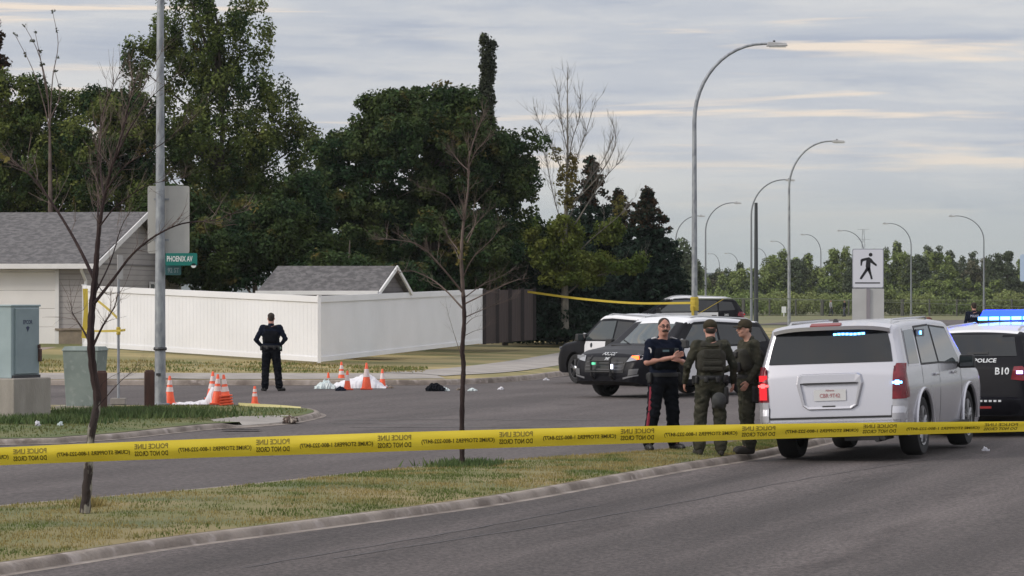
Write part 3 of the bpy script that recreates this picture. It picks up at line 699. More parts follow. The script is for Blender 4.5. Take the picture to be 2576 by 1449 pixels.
lamps = [(1747, 300, 110, 1955, 100, 1, 'tall lamp column on the grass behind the white-roofed police cars, yellow tape tied round it'),
 (1985, 450, 355, 2110, 163, 1, 'lamp column directly behind the white SUV with its arm curving right'),
 (1890, 0, 452, 1988, 216, 1, 'thin lamp column beside the dark utility pole'),
 (1775, 0, 510, 1856, 270, 1, 'distant lamp column just right of the taped one'),
 (1700, 0, 543, 1766, 314, 1, 'distant lamp column at the edge of the dark spruces'),
 (2475, 0, 543, 2395, 314, -1, 'rightmost distant lamp with its arm curving left'),
 (2292, 0, 562, 2228, 345, -1, 'distant left-curving lamp right of the pedestrian sign'),
 (2172, 0, 580, 2113, 384, -1, 'distant left-curving lamp rising behind the pedestrian sign'),
 (2065, 0, 590, 2020, 420, -1, 'distant left-curving lamp between the white SUV column and the pedestrian sign'),
 (1980, 0, 607, 1943, 470, -1, 'tiny left-curving lamp crossing the column behind the white SUV'),
 (1930, 0, 625, 1900, 520, -1, 'tiny left-curving lamp right of the dark utility pole'),
 (1858, 0, 637, 1827, 560, -1, 'tiny left-curving lamp left of the thin column'),
 (1810, 0, 638, 1784, 620, -1, 'smallest leftmost of the left-curving lamps above the far roofline')]
lamp_objs = []
for (px, _, ty, tip, Y, sg, lab) in lamps:
    b = P(px, 745, Y); top = P(px, ty, Y).z; reach = abs(tip-px)/FPX*Y
    z0 = verge_z(b.x, b.y) if Y < 110 else 0.0
    lamp_objs.append(street_lamp(b.x, b.y, 0.0 if Y < 110 else z0, top, reach, sg, 0.115 if Y < 110 else (0.10 if Y < 200 else 0.085+Y*0.00008), lab, M_galv if Y < 200 else M_galv2))
g = G(403, 1020, 0.11)
near_lamp = street_lamp(g.x, g.y, 0.10, 10.4, 3.1, 1, 0.112, 'nearest galvanised lamp column on the traffic island, running out of the top of the picture', M_galv)
mb = MB(); mb.lathe([(0.125, -0.03), (0.135, 0), (0.125, 0.03)], 14, (0, 0, 1.12)); mb.box((-0.02, -0.12, 0.62), (0.09, 0.02, 0.05)); mb.build('strap', M_dark, near_lamp)
# back of a big sign and street-name blades on that column
M_signb = mat('sign_back', (0.44, 0.43, 0.405), 0.6, (0.40, 0.39, 0.37), 3)
def rrect(w, h, r, n=4):
    o = []
    for cx, cy, a0 in ((w/2-r, h/2-r, 0), (-w/2+r, h/2-r, 90), (-w/2+r, -h/2+r, 180), (w/2-r, -h/2+r, 270)):
        for k in range(n+1): a = R(a0+90*k/n); o.append((cx+r*math.cos(a), cy+r*math.sin(a)))
    return o
Yc = g.y; sx = (422-CX)/FPX*Yc; zt, zb_ = P(0, 467, Yc).z, P(0, 637, Yc).z
sg = empty('road_sign', (sx, Yc+0.14, (zt+zb_)/2)); tag(sg, 'blank grey back of a tall rectangular road sign clamped to the near lamp column', 'sign')
mb = MB(); mb.prism(rrect(0.82, zt-zb_, 0.04), (0, 0, 0), (1,0,0), (0,0,1), 0.012); mb.build('panel', M_signb, sg)
mb = MB()
for dz in (-.4, .4): mb = MB(); mb.box((-0.14, -0.012, dz), (0.3, 0.022, 0.035)); mb.build('bracket', M_galv, sg)
M_green = mat('sign_green', (0.0, 0.16, 0.13), 0.5); M_swhite = mat('sign_white', (0.72, 0.74, 0.73), 0.5)
a = P(0, 637, Yc).z; b = P(0, 668, Yc).z
s1 = empty('street_name_sign', ((458-CX)/FPX*Yc, Yc-0.13, (a+b)/2)); tag(s1, 'green street-name blade with white lettering on the near lamp column', 'sign')
mb = MB(); mb.prism(rrect(0.62, a-b, 0.02), (0, 0, 0), (1,0,0), (0,0,1), 0.006); mb.build('panel', M_green, s1)
mb = MB(); text_on(mb, 'PHOENIX AV', 0.15, (-0.03, -0.010, 0.01), (1,0,0), (0,0,1), fit=0.50); mb.build('lettering', M_swhite, s1)
mb = MB(); mb.prism([(0.05*math.cos(t*.524), 0.045*math.sin(t*.524)) for t in range(12)], (0.24, -0.002, -0.125), (1,0,0), (0,0,1), 0.004); mb.build('tag', M_swhite, s1)
a, b = P(0, 668, Yc).z, P(0, 692, Yc).z
s2 = empty('street_name_sign', ((424-CX)/FPX*Yc, Yc-0.12, (a+b)/2), R(38)); tag(s2, 'small darker street-name blade turned edgewise under the green one', 'sign')
mb = MB(); mb.prism(rrect(0.36, a-b, 0.02), (0.12, 0, 0), (1,0,0), (0,0,1), 0.006); mb.build('panel', mat('sign_teal', (0.03, 0.12, 0.12), 0.5), s2)
mb = MB(); text_on(mb, '92 ST', 0.13, (0.12, -0.010, 0), (1,0,0), (0,0,1), fit=0.26); mb.build('lettering', mat('sign_grey', (0.25, 0.30, 0.31), 0.5), s2)
# thin signpost with a sign seen edge-on
g2 = G(298, 1004, 0.11); zt = P(0, 642, g2.y).z
sp = empty('signpost', g2); tag(sp, 'slim grey signpost with its sign seen edge on, yellow tape tied to it', 'signpost')
mb = MB(); mb.tube([(0,0,-.05), (0,0,zt-g2.z)], 0.028, 8); mb.build('pole', M_galv, sp, True)
mb = MB(); mb.prism(rrect(0.45, 0.5, 0.03), (0.03, 0, P(0, 672, g2.y).z-g2.z), (0.12, 0.99, 0), (0,0,1), 0.01); mb.build('panel', M_signb, sp)
mb = MB(); mb.box((0, 0, -.04), (0.3, 0.3, 0.12)); mb.build('footing', M_conc, sp)

# pedestrian sign on the median
Yp = 60.0; pc = P(2183, 0, Yp); ps = empty('pedestrian_sign', (pc.x, Yp, 0.15)); tag(ps, 'white pedestrian crossing sign with a black walking figure over a grey panel', 'sign')
k = Yp/FPX
def sz(py): return P(0, py, Yp).z-0.15
mb = MB(); mb.tube([(0, 0, -.1), (0, 0, sz(640))], 0.035, 10); mb.build('post', M_galv, ps, True)
w_, z1, z2 = 75*k, sz(628), sz(723)
mb = MB(); mb.prism(rrect(w_, z1-z2, 0.03), (0, -0.045, (z1+z2)/2), (1,0,0), (0,0,1), 0.008); fr = mb.build('panel', mat('sign_face', (0.70, 0.71, 0.76), 0.5), ps)
mb = MB(); mb.m = 0
fr_o = rrect(w_+.035, z1-z2+.035, 0.04); mb.prism(fr_o, (0, -0.035, (z1+z2)/2), (1,0,0), (0,0,1), 0.006); mb.build('edge', mat('sign_edge', (0.33, 0.34, 0.38), 0.5), ps)
# walking figure (crop coordinates: pixel offsets inside the sign, y down)
M_ink = mat('black_ink', (0.012, 0.012, 0.014), 0.6)
def sp_(x, y): return ((x-381)/2357*732/4032*2576*k, (668-y)/2357*732/4032*2576*k)
zc = (z1+z2)/2
polys = [[(345,535),(395,525),(425,545),(450,580),(490,615),(490,635),(475,635),(425,600),(412,595),(408,665),(355,672),(350,640),(358,565),(318,575),(308,590),(302,632),(285,632),(285,560),(300,545)],
         [(355,660),(408,655),(405,690),(375,700),(340,745),(300,805),(275,800),(283,775),(330,705)], [(372,660),(408,655),(415,700),(440,800),(415,806),(405,760),(380,705)]]
mb = MB()
for pl in polys: mb.prism([sp_(*q) for q in pl][::-1], (0, -0.054, zc), (1,0,0), (0,0,1), 0.002)
mb.prism([sp_(413+24*math.cos(t*.524), 493+24*math.sin(t*.524)) for t in range(12)][::-1], (0, -0.054, zc), (1,0,0), (0,0,1), 0.002)
mb.prism([sp_(*q) for q in ((215,843),(532,843),(532,858),(215,858))][::-1], (0, -0.054, zc), (1,0,0), (0,0,1), 0.002)
mb.build('walking_figure', M_ink, ps)
z3, z4 = sz(726), sz(812)-0.5
mb = MB(); mb.prism([(-w_/2-.02, z4), (w_/2+.02, z4), (w_/2+.02, z3), (-w_/2-.02, z3)], (0, -0.045, 0), (1,0,0), (0,0,1), 0.006); mb.build('backing_panel', mat('grey_panel', (0.50, 0.50, 0.49), 0.6, (0.46, 0.46, 0.45), 4), ps)
mb = MB(); mb.box((0, -0.065, (z3+z4)/2), (0.07, 0.03, z3-z4)); mb.build('channel', mat('post_grey', (0.27, 0.25, 0.27), 0.6), ps)
# sign just entering the right edge
Yr = 60.0; a, b = P(0, 640, Yr).z, P(0, 708, Yr).z
sr = empty('road_sign', (P(2600, 0, Yr).x, Yr, 0.15)); tag(sr, 'pale blue sign face cut off by the right edge of the picture', 'sign')
mb = MB(); mb.prism(rrect(0.56, a-b, 0.04), (0, -.04, (a+b)/2-.15), (1,0,0), (0,0,1), 0.008); mb.build('panel', mat('pale_blue', (0.50, 0.62, 0.76), 0.5), sr)
mb = MB(); mb.tube([(0.05,0,-.1), (0.05,0,a-.15)], 0.035, 10); mb.build('post', M_galv, sr, True)
# utility pole, chain fence, far signboard, pylon, far building
pp = P(1902, 745, 235); mb = MB(); mb.tube([(0,0,-.2), (0,0,P(0,510,235).z)], [0.19, 0.13], 10); o = mb.build('utility_pole', mat('dark_pole', (0.045, 0.05, 0.055), 0.8), None, True); o.location = (pp.x, 235, 0)
tag(o, 'dark plain utility pole right beside the thin lamp column', 'utility pole')
M_cl = mat('fence_wire', (0.17, 0.19, 0.12), 0.8); M_clp = mat('fence_post', (0.07, 0.072, 0.06), 0.7)
cf = empty('chain_fence'); tag(cf, 'long low wire fence with dark posts in front of the far trees', 'fence')
Yf = 345.0; mb = MB(); xa, xb = P(1870, 0, Yf).x, P(2760, 0, Yf).x
mb.tube([(xa, Yf, 1.8), (xb, Yf-15, 1.8)], 0.03, 6); mb.tube([(xa, Yf, 0.15), (xb, Yf-15, 0.15)], 0.03, 6)
n = 60
for i in range(n*2):
    t = i/(n*2); x, y = lerp(xa, xb, t), lerp(Yf, Yf-15, t)
    mb.tube([(x, y, .15), (x+.7, y, 1.8)], 0.006, 3, False); mb.tube([(x+.7, y, .15), (x, y, 1.8)], 0.006, 3, False)
mb.build('wire', M_cl, cf)
for i in range(15):
    t = i/14; mb = MB(); mb.tube([(lerp(xa, xb, t), lerp(Yf, Yf-15, t)-.1, 0), (lerp(xa, xb, t), lerp(Yf, Yf-15, t)-.1, 1.9)], 0.11 if i % 3 else 0.2, 6); mb.build('post', M_clp, cf)
q = P(1972, 786, 330); mb = MB(); mb.box((0, 0, 0.75), (0.5, 0.06, 0.7)); mb.tube([(0,0,0), (0,0,.5)], 0.05, 6); o = mb.build('notice_board', M_swhite); o.location = (q.x, 330, 0); tag(o, 'tiny white board standing on the far grass left of the wire fence posts', 'sign')
pq = P(2172, 0, 1500); mb = MB(); Hh = P(0, 577, 1500).z
for sx in (-1, 1): mb.tube([(sx*3.2, 0, 0), (sx*0.7, 0, Hh*.75), (sx*.4, 0, Hh)], 0.16, 4)
for i in range(9):
    z = Hh*i/9; w0 = lerp(3.2, .4, i/9); w1 = lerp(3.2, .4, (i+1)/9); mb.tube([(-w0, 0, z), (w1, 0, z+Hh/9)], 0.09, 4); mb.tube([(w0, 0, z), (-w1, 0, z+Hh/9)], 0.09, 4)
for z, wd in ((Hh*.86, 3.4), (Hh, 3.0)): mb.tube([(-wd, 0, z), (wd, 0, z)], 0.12, 4)
o = mb.build('power_pylon', mat('pylon_grey', (0.30, 0.31, 0.32), 0.7)); o.location = (pq.x, 1500, 0); tag(o, 'faint lattice power pylon on the skyline above the pedestrian sign', 'pylon')
bq = P(1882, 0, 1300); mb = MB(); mb.box((0, 0, 5.5), (26, 12, 11)); bl = mb.build('warehouse', mat('far_wall', (0.30, 0.35, 0.38), 0.7)); bl.location = (bq.x-12, 1300, 0); tag(bl, 'pale flat-roofed warehouse far off on the skyline', 'building')
mb = MB(); mb.box((0, 0, 11.6), (27, 13, 1.6)); mb.build('roof', mat('far_roof', (0.16, 0.19, 0.21), 0.8), bl)
# ------------------------------------------------------------------ trees
def leafmat(name, c, c2, scale=0.5, c3=None, f3=(0.60, 0.72)):
    return mat(name, c, 0.75, c2, scale, 4, 0.40, 0.62, island=0.38, trans=0.25, c3=c3, s3=0.9, f3=f3, spec=0.08)
M_lf_mid = leafmat('leaf_mid', (0.046, 0.078, 0.022), (0.155, 0.180, 0.048), 0.8)  # brighter second tone paints lit yellow-green highlights into the leaves
M_lf_dark = leafmat('leaf_dark', (0.024, 0.052, 0.024), (0.056, 0.080, 0.024), 0.7, (0.12, 0.095, 0.028), (0.60, 0.70))
M_lf_pop = leafmat('leaf_poplar', (0.052, 0.084, 0.026), (0.145, 0.170, 0.045), 0.7)  # poplar's lit highlights are put into its lighter tone
M_lf_drk2 = leafmat('leaf_dark_lit', (0.046, 0.080, 0.032), (0.078, 0.100, 0.032), 0.8, (0.15, 0.12, 0.035), (0.60, 0.70))  # lighter copy of the dark leaf, standing for lit clumps
M_lf_col = leafmat('leaf_column', (0.045, 0.055, 0.038), (0.07, 0.08, 0.045), 0.6)
M_lf_spr = leafmat('needles_dark', (0.012, 0.026, 0.018), (0.024, 0.042, 0.028), 0.5)
M_lf_sprr = leafmat('needles_red', (0.060, 0.030, 0.016), (0.035, 0.030, 0.018), 1.0)
M_lf_olive = leafmat('leaf_olive', (0.085, 0.125, 0.028), (0.160, 0.180, 0.042), 0.8)
M_lf_yel = leafmat('leaf_yellow', (0.17, 0.14, 0.045), (0.12, 0.12, 0.04), 1.0)
M_lf_far = leafmat('leaf_far', (0.165, 0.225, 0.075), (0.25, 0.28, 0.11), 0.10)
M_lf_far2 = leafmat('leaf_far_dark', (0.085, 0.115, 0.07), (0.13, 0.145, 0.09), 0.12)
M_lf_far3 = leafmat('leaf_far_brown', (0.15, 0.145, 0.11), (0.19, 0.19, 0.11), 0.12)
M_bark = mat('bark', (0.12, 0.10, 0.085), 0.9, (0.075, 0.06, 0.05), 6, 5, stretch=(2, 2, .6), bump=.6)
M_barkp = mat('bark_pale', (0.17, 0.155, 0.135), 0.9, (0.11, 0.10, 0.088), 5, 5, stretch=(2, 2, .6))
M_barkd = mat('bark_dark', (0.018, 0.008, 0.009), 0.95, (0.038, 0.022, 0.020), 4, 5, stretch=(2, 2, .5), bump=.8, bscale=30)
M_barks = mat('bark_mottled', (0.030, 0.020, 0.018), 0.9, (0.26, 0.24, 0.20), 9, 4, 0.51, 0.57, stretch=(1, 1, .45), bump=.8, bscale=30)
M_twig = mat('twig_brown', (0.075, 0.052, 0.044), 0.85, (0.16, 0.12, 0.10), 3)

def leaves(centers, radii, counts, size, rg, flat=0.8, shell=0.45, droop=0.0):
    Cs = np.repeat(np.asarray(centers), counts, 0); Rr = np.repeat(np.asarray(radii), counts, 0)
    n = len(Cs); d = rg.normal(size=(n, 3)); d /= np.linalg.norm(d, axis=1)[:, None]
    r = rg.uniform(shell**3, 1, n)**(1/3.0) * rg.uniform(.8, 1.15, n)
    if Rr.ndim == 1: Rr = np.stack([Rr, Rr, Rr*flat], 1)
    p = Cs + d*r[:, None]*Rr; p[:, 2] -= droop*np.linalg.norm(d[:, :2]*Rr[:, :2], axis=1)*r
    nn = d*0.6+rg.normal(size=(n, 3))*0.6+np.array([0, 0, .35]); nn /= np.linalg.norm(nn, axis=1)[:, None]
    t = np.cross(nn, rg.normal(size=(n, 3))); t /= np.linalg.norm(t, axis=1)[:, None]; b = np.cross(nn, t)
    s = size*rg.uniform(.55, 1.35, n)[:, None]
    V = np.stack([p-t*s, p-b*s*.55+nn*s*.15, p+t*s, p+b*s*.55+nn*s*.15], 1).reshape(-1, 3)
    return V, np.arange(n*4).reshape(n, 4)
def ell_centers(rg, ells, rc, n, bias=0.35):
    """clump centres filling ellipsoids (cx,cy,cz,rx,ry,rz)"""
    E = np.array(ells, float); vol = (E[:, 3]*E[:, 4]*E[:, 5])**0.8; vol /= vol.sum(); out = []
    for i in rg.choice(len(E), n, p=vol):
        d = rg.normal(size=3); d /= np.linalg.norm(d); r = rg.uniform(bias, 1)**0.5
        e = E[i]; out.append(e[:3]+d*r*np.maximum(e[3:]-rc*.7, 0.05))
    return np.array(out)
def px_ell(px, py, rx, ry, Y, dy=0.0, depth=0.9):
    c = P(px, py, Y); k = Y/FPX; return (c.x, Y+dy, c.z, rx*k, rx*k*depth, ry*k)
def gz(x, y): return verge_z(x, y) if y > 76 and x < 8 and y < 150 else 0.0
def branch_tubes(mb, base, tips, r0, rg, n=6, sag=0.0, side=5):
    base = Vector(base)
    for t in tips:
        t = Vector(t); m = base.lerp(t, 0.5)+Vector((rg.uniform(-.2, .2), rg.uniform(-.2, .2), rg.uniform(-.1, .25)-sag)); 
        pts = [base, base.lerp(m, .5), m, m.lerp(t, .55), t]; mb.tube(pts, [r0, r0*.8, r0*.6, r0*.4, r0*.15], side, False)
def tree(name, label, cat, x, y, ells, leafm, nclump, rc, nleaf, size, seed, group=None, bark=None, tr=0.18, extra=None, gaps=None, limbs=10, flat=.8, z0=None, trunk_top=None, second=None):
    rg = np.random.default_rng(seed); z0 = gz(x, y) if z0 is None else z0
    root = empty(name, (x, y, z0)); tag(root, label, cat, group); o = np.array([x, y, z0])
    cs = ell_centers(rg, ells, rc, nclump); rr = rc*rg.uniform(.65, 1.3, len(cs))
    if extra is not None: cs = np.concatenate([cs, np.array([e[:3] for e in extra])]); rr = np.concatenate([rr, np.array([e[3] for e in extra])])
    cs[:, 2] = np.maximum(cs[:, 2], z0+rr*.5)
    cnt = np.maximum(8, (nleaf*(rr/rc)**2)).astype(int)
    V, F = leaves(cs, rr, cnt, size, rg, flat)
    if second:  # random clumps take another leaf colour, painting in the crown's light and shade
        pick = rg.random(len(cs)) < second[1]; sel = np.repeat(pick, cnt); Fs = np.repeat(sel, 1)
        mi = sel.astype(int); mesh_np('crown', V-o, F, [leafm, second[0]], root, False, mi)
    else: mesh_np('crown', V-o, F, leafm, root)
    top = trunk_top or (cs[:, 2].max()-z0)*0.8
    mb = MB(); mb.tube([(0,0,-.1), (0.05,0,top*.3), (-.04,.03,top*.65), (0,0,top)], [tr, tr*.8, tr*.5, tr*.15], 8)
    idx = rg.choice(len(cs), min(limbs, len(cs)), replace=False)
    for i in idx:
        t = cs[i]-o; zb = max(top*.18, min(top*.9, t[2]-np.hypot(t[0], t[1])*.8)); branch_tubes(mb, (0, 0, zb), [t], tr*.35, rg)
    mb.build('trunk', bark or M_bark, root, True)
    return root
def spruce(name, label, x, y, H, r, seed, group=None, m=None, tip=None, z0=None, rows=30, dens=1.0, size=.095):
    rg = np.random.default_rng(seed); z0 = gz(x, y) if z0 is None else z0
    root = empty(name, (x, y, z0)); tag(root, label, 'spruce', group); cs, rr = [], []
    for i in range(rows):
        t = i/(rows-1)+rg.uniform(-.4, .4)/rows; t = min(1, max(0, t)); z = H*(0.05+0.93*t); R_ = r*(1-t)**.75+0.10; nb = max(5, int(17*dens*(1-t*.65)))
        for k in range(nb):
            a = rg.uniform(0, 6.283); L_ = R_*rg.uniform(.72, 1.12)
            for s in np.linspace(.25, 1, max(2, int(L_/.28))):
                w_ = .34*(1-s*.5)*(0.5+.5*R_/r)+.06
                cs.append((math.cos(a)*L_*s, math.sin(a)*L_*s, z-.22*L_*s+.08*s*s*L_+rg.uniform(-.12, .12))); rr.append((w_, w_, w_*.7))
    cs = np.array(cs); rr = np.array(rr); cnt = np.full(len(cs), max(6, int(15*dens)))
    V, F = leaves(cs, rr, cnt, size, rg, shell=.1)
    zz = V.reshape(-1, 4, 3)[:, 0, 2]; mi = ((zz > H*.72) & (rg.random(len(zz)) < .6)).astype(int) if tip else np.zeros(len(zz), int)
    mesh_np('crown', V, F, [m or M_lf_spr, tip or M_lf_spr], root, False, mi)
    mb = MB(); mb.tube([(0,0,-.1), (0,0,H*.5), (0,0,H*1.0)], [.16, .09, .02], 7); mb.build('trunk', M_bark, root, True)
    return root

# big trees behind the garden (each measured in the photograph at its own distance)
def at(px, Y): return (px-CX)/FPX*Y
tree('leafy_tree', 'broad mid green tree rising behind the house roof at the left edge', 'tree', at(60, 108), 108,
     [px_ell(30, 250, 110, 80, 108), px_ell(190, 260, 60, 60, 108), px_ell(40, 430, 190, 190, 108), px_ell(160, 470, 150, 170, 107), px_ell(-60, 380, 140, 170, 109), px_ell(100, 310, 110, 90, 109)], M_lf_mid, 330, .46, 200, .072, 11, tr=.25, second=(M_lf_dark, .35))
tree('leafy_tree', 'dense green tree between the house roof and the near lamp column', 'tree', at(300, 105), 105,
     [px_ell(270, 420, 130, 200, 105), px_ell(330, 300, 110, 90, 105.5), px_ell(250, 260, 60, 50, 106), px_ell(390, 560, 110, 140, 104)], M_lf_mid, 300, .42, 200, .072, 12, tr=.22, second=(M_lf_dark, .45))
# tall ragged poplar: several upright leaders with sky showing between them
ld = [(520, 90, 46, 140), (570, 120, 60, 120), (440, 150, 50, 90), (610, 60, 40, 100), (400, 90, 40, 60), (410, 60, 50, 105), (360, 150, 52, 90), (330, 240, 55, 100), (470, 60, 55, 130), (520, 0, 55, 150), (600, 20, 42, 110), (645, 90, 48, 140), (690, 210, 42, 110), (735, 310, 40, 90), (770, 350, 34, 60),
      (560, 190, 90, 140), (450, 250, 90, 140), (640, 300, 90, 120), (560, 380, 160, 130), (680, 430, 110, 120), (480, 430, 130, 150), (640, 540, 160, 130), (480, 600, 140, 120)]
tree('poplar_tree', 'tallest tree, a ragged poplar with sky between its upright leaders behind the near lamp column', 'poplar', at(560, 110), 110,
     [px_ell(a, b, c_, d_, 110, (i % 3-1)*1.2) for i, (a, b, c_, d_) in enumerate(ld)], M_lf_pop, 900, .27, 82, .070, 13, tr=.2, limbs=60, flat=1.45, trunk_top=9.5, second=(M_lf_dark, .22))
tree('hedge_tree', 'dark shrubby tree filling the gap above the shed and the white fence', 'tree', at(640, 99), 99,
     [px_ell(760, 520, 85, 100, 101), px_ell(450, 560, 90, 110, 101), px_ell(620, 540, 110, 60, 101), px_ell(560, 640, 130, 110, 99), px_ell(700, 610, 120, 120, 99.5), px_ell(480, 650, 70, 90, 98.5), px_ell(800, 650, 90, 80, 100)], M_lf_dark, 400, .4, 200, .075, 14, tr=.12)
tree('round_tree', 'big round dark green tree in the middle with scattered yellowing leaves', 'tree', at(1085, 106), 106,
     [px_ell(1060, 400, 240, 190, 106), px_ell(940, 480, 170, 200, 105), px_ell(1200, 480, 175, 190, 106), px_ell(1050, 290, 150, 95, 106.5), px_ell(1290, 430, 80, 100, 106.5), px_ell(860, 560, 110, 130, 104),
      px_ell(1080, 620, 240, 110, 104.5), px_ell(930, 270, 45, 40, 106), px_ell(830, 400, 70, 90, 106), px_ell(790, 470, 60, 90, 106), px_ell(1340, 360, 42, 50, 106), px_ell(1170, 250, 60, 45, 106)], M_lf_dark, 900, .38, 170, .078, 15, tr=.3, limbs=24, second=(M_lf_drk2, .33))
tree('columnar_poplar', 'narrow columnar poplar spiring above the big round tree', 'poplar', at(1226, 128), 128,
     [px_ell(1226, 165, 22, 55, 128), px_ell(1226, 235, 25, 70, 128), px_ell(1226, 330, 27, 80, 128), px_ell(1217, 112, 13, 32, 128), px_ell(1237, 125, 12, 34, 128), px_ell(1228, 450, 30, 100, 128)], M_lf_col, 330, .17, 42, .07, 16, tr=.2, limbs=6, flat=1.5)
tree('hedge_tree', 'dark undergrowth tree closing the gap above the brown fence', 'tree', at(1270, 114), 114,
     [px_ell(1270, 660, 110, 90, 114), px_ell(1180, 690, 100, 60, 113), px_ell(1350, 640, 70, 110, 114)], M_lf_dark, 170, .45, 170, .085, 17, tr=.12)
tree('hedge_tree', 'low dark undergrowth tree close behind the garden shed', 'tree', at(880, 97), 97,
     [px_ell(860, 690, 130, 60, 97), px_ell(1000, 700, 100, 50, 97.5), px_ell(1090, 700, 80, 60, 103), px_ell(1000, 600, 120, 70, 109), px_ell(1120, 640, 110, 70, 109)], M_lf_dark, 260, .42, 190, .085, 18, tr=.1)
spruce('spruce_tree', 'rusty topped spruce whose tip shows at the left edge above the green trees', at(-12, 112), 112, P(0, 130, 112).z, 1.6, 31, m=M_lf_sprr)
spruce('spruce_tree', 'dark spruce behind the dead topped tree', at(1484, 126), 126, P(0, 392, 126).z-.8, 2.3, 32, 'spruces beside the junction', tip=M_lf_sprr, z0=.8)
spruce('spruce_tree', 'reddish topped spruce between the dead topped tree and the end spruce', at(1556, 130), 130, P(0, 478, 130).z-.8, 2.2, 33, 'spruces beside the junction', tip=M_lf_sprr, z0=.8)
spruce('spruce_tree', 'end spruce on the right of the dark group with rust coloured cones at its top', at(1628, 124), 124, P(0, 475, 124).z-.8, 2.15, 34, 'spruces beside the junction', tip=M_lf_sprr, z0=.8, dens=1.2)
spruce('spruce_tree', 'low wide spruce shading the ground behind the yellow tape', at(1430, 118), 118, 4.0, 3.2, 35, 'spruces beside the junction', z0=.8)
spruce('spruce_tree', 'low dark spruce beside the taped lamp column', at(1655, 128), 128, 4.2, 1.7, 36, 'spruces beside the junction', z0=.8)
spruce('spruce_tree', 'dark young spruce between the brown fence and the pale trunk', at(1375, 113), 113, 3.6, 1.5, 37, 'spruces beside the junction', z0=.75)
tree('small_tree', 'slim dark conical tree just behind the taped lamp column', 'tree', at(1716, 230), 230, [px_ell(1712, 650, 12, 60, 230), px_ell(1726, 665, 12, 50, 230), px_ell(1740, 690, 18, 50, 230)], M_lf_far2, 40, .8, 50, .2, 38, tr=.12, z0=0)
# tree with bare dead top and leafy lower boughs
def curve_limb(mb, pts, r0, r1, side=6):
    c = [Vector(p) for p in spline(pts, 5)]; n = len(c); mb.tube(c, [lerp(r0, r1, (i/(n-1))**.8) for i in range(n)], side, False); return c
def twigs(mb, c, rg, n, ln, r, depth=2, up=.5, spread=.9, t0=.25):
    for _ in range(n):
        i = int(rg.uniform(t0, 1)*(len(c)-1)); i = min(i, len(c)-2); p = c[i]; d = (c[i+1]-c[i]).normalized()
        v = (d*.8+Vector(rg.normal(size=3))*spread*.6+Vector((0, 0, up))).normalized(); l = ln*rg.uniform(.4, 1.2)
        q = [p, p+v*l*.5+Vector(rg.normal(size=3))*l*.05, p+v*l+Vector((0, 0, l*.12))+Vector(rg.normal(size=3))*l*.07]
        mb.tube(q, [r, r*.7, r*.35], 3, False)
        if depth > 1: twigs(mb, [q[0], q[1], q[2]], rg, 3, l*.55, r*.6, depth-1, up, spread, 0.2)
Yd = 112.0; rd = at(1420, Yd); zd = gz(rd, Yd)
dt = empty('dead_topped_tree', (rd, Yd, zd)); tag(dt, 'tree with a bare grey dead top and green lower boughs beside the brown fence', 'tree')
O = Vector((rd, Yd, zd))
def Q(px, py, dy=0.0): return P(px, py, Yd)+Vector((0, dy, 0))-O
rg = np.random.default_rng(50); mb = MB()
tk = curve_limb(mb, [Q(1420, 828), Q(1421, 740), Q(1419, 640), Q(1424, 540), Q(1427, 440), Q(1428, 330), Q(1427, 170)], .17, .010, 8)
mb.build('trunk', mat('bark_grey', (0.25, 0.23, 0.20), 0.9, (0.15, 0.14, 0.12), 5, 5, stretch=(2, 2, .6)), dt, True)
mb = MB()
limbs = [([Q(1425,700), Q(1370,640,.4), Q(1316,572,.6)], .05), ([Q(1425,740), Q(1480,700,-.5), Q(1560,680,-.8), Q(1630,655,-1)], .06), ([Q(1418,745), Q(1380,715,.5), Q(1330,705,.8), Q(1290,722,1)], .045),
 ([Q(1428,660), Q(1490,600,-.3), Q(1560,540,-.6), Q(1590,500,-.5)], .05), ([Q(1440,575,-.1), Q(1480,510,-.2), Q(1520,450,-.3), Q(1570,395,-.3)], .06), ([Q(1426,560), Q(1470,470,.3), Q(1520,400,.5), Q(1545,340,.5)], .05),
 ([Q(1428,480), Q(1450,400,.2), Q(1475,330,.4), Q(1500,245,.4)], .045), ([Q(1427,460), Q(1400,400,-.3), Q(1365,330,-.5), Q(1342,270,-.5)], .045), ([Q(1428,420), Q(1440,350,-.3), Q(1456,300,-.4), Q(1460,240,-.5)], .035),
 ([Q(1427,380), Q(1412,300,.3), Q(1403,220,.4)], .03), ([Q(1430,520), Q(1500,450,-.6), Q(1545,370,-.8), Q(1538,300,-.8)], .045), ([Q(1425,590), Q(1400,520,.5), Q(1380,430,.6), Q(1372,380,.6)], .04)]
for i, (pts, r) in enumerate(limbs):
    c = curve_limb(mb, pts, r*.62, .008); twigs(mb, c, rg, 26 if i > 3 else 10, .8, .008, 2, .55, .7)
twigs(mb, tk[14:], rg, 40, .9, .008, 2, .6, .7)
mb.build('branch', M_barkp, dt)
el = [px_ell(1420, 600, 55, 70, Yd), px_ell(1370, 640, 60, 55, Yd), px_ell(1470, 660, 80, 40, Yd), px_ell(1560, 670, 75, 22, Yd, -.6), px_ell(1340, 580, 30, 40, Yd), px_ell(1440, 700, 100, 30, Yd), px_ell(1530, 580, 50, 45, Yd), px_ell(1610, 650, 30, 14, Yd, -1)]
cs = ell_centers(rg, el, .3, 190); V, F = leaves(cs, .3*rg.uniform(.6, 1.3, len(cs)), np.full(len(cs), 95), .075, rg); mesh_np('crown', V-np.array(O), F, M_lf_olive, dt)
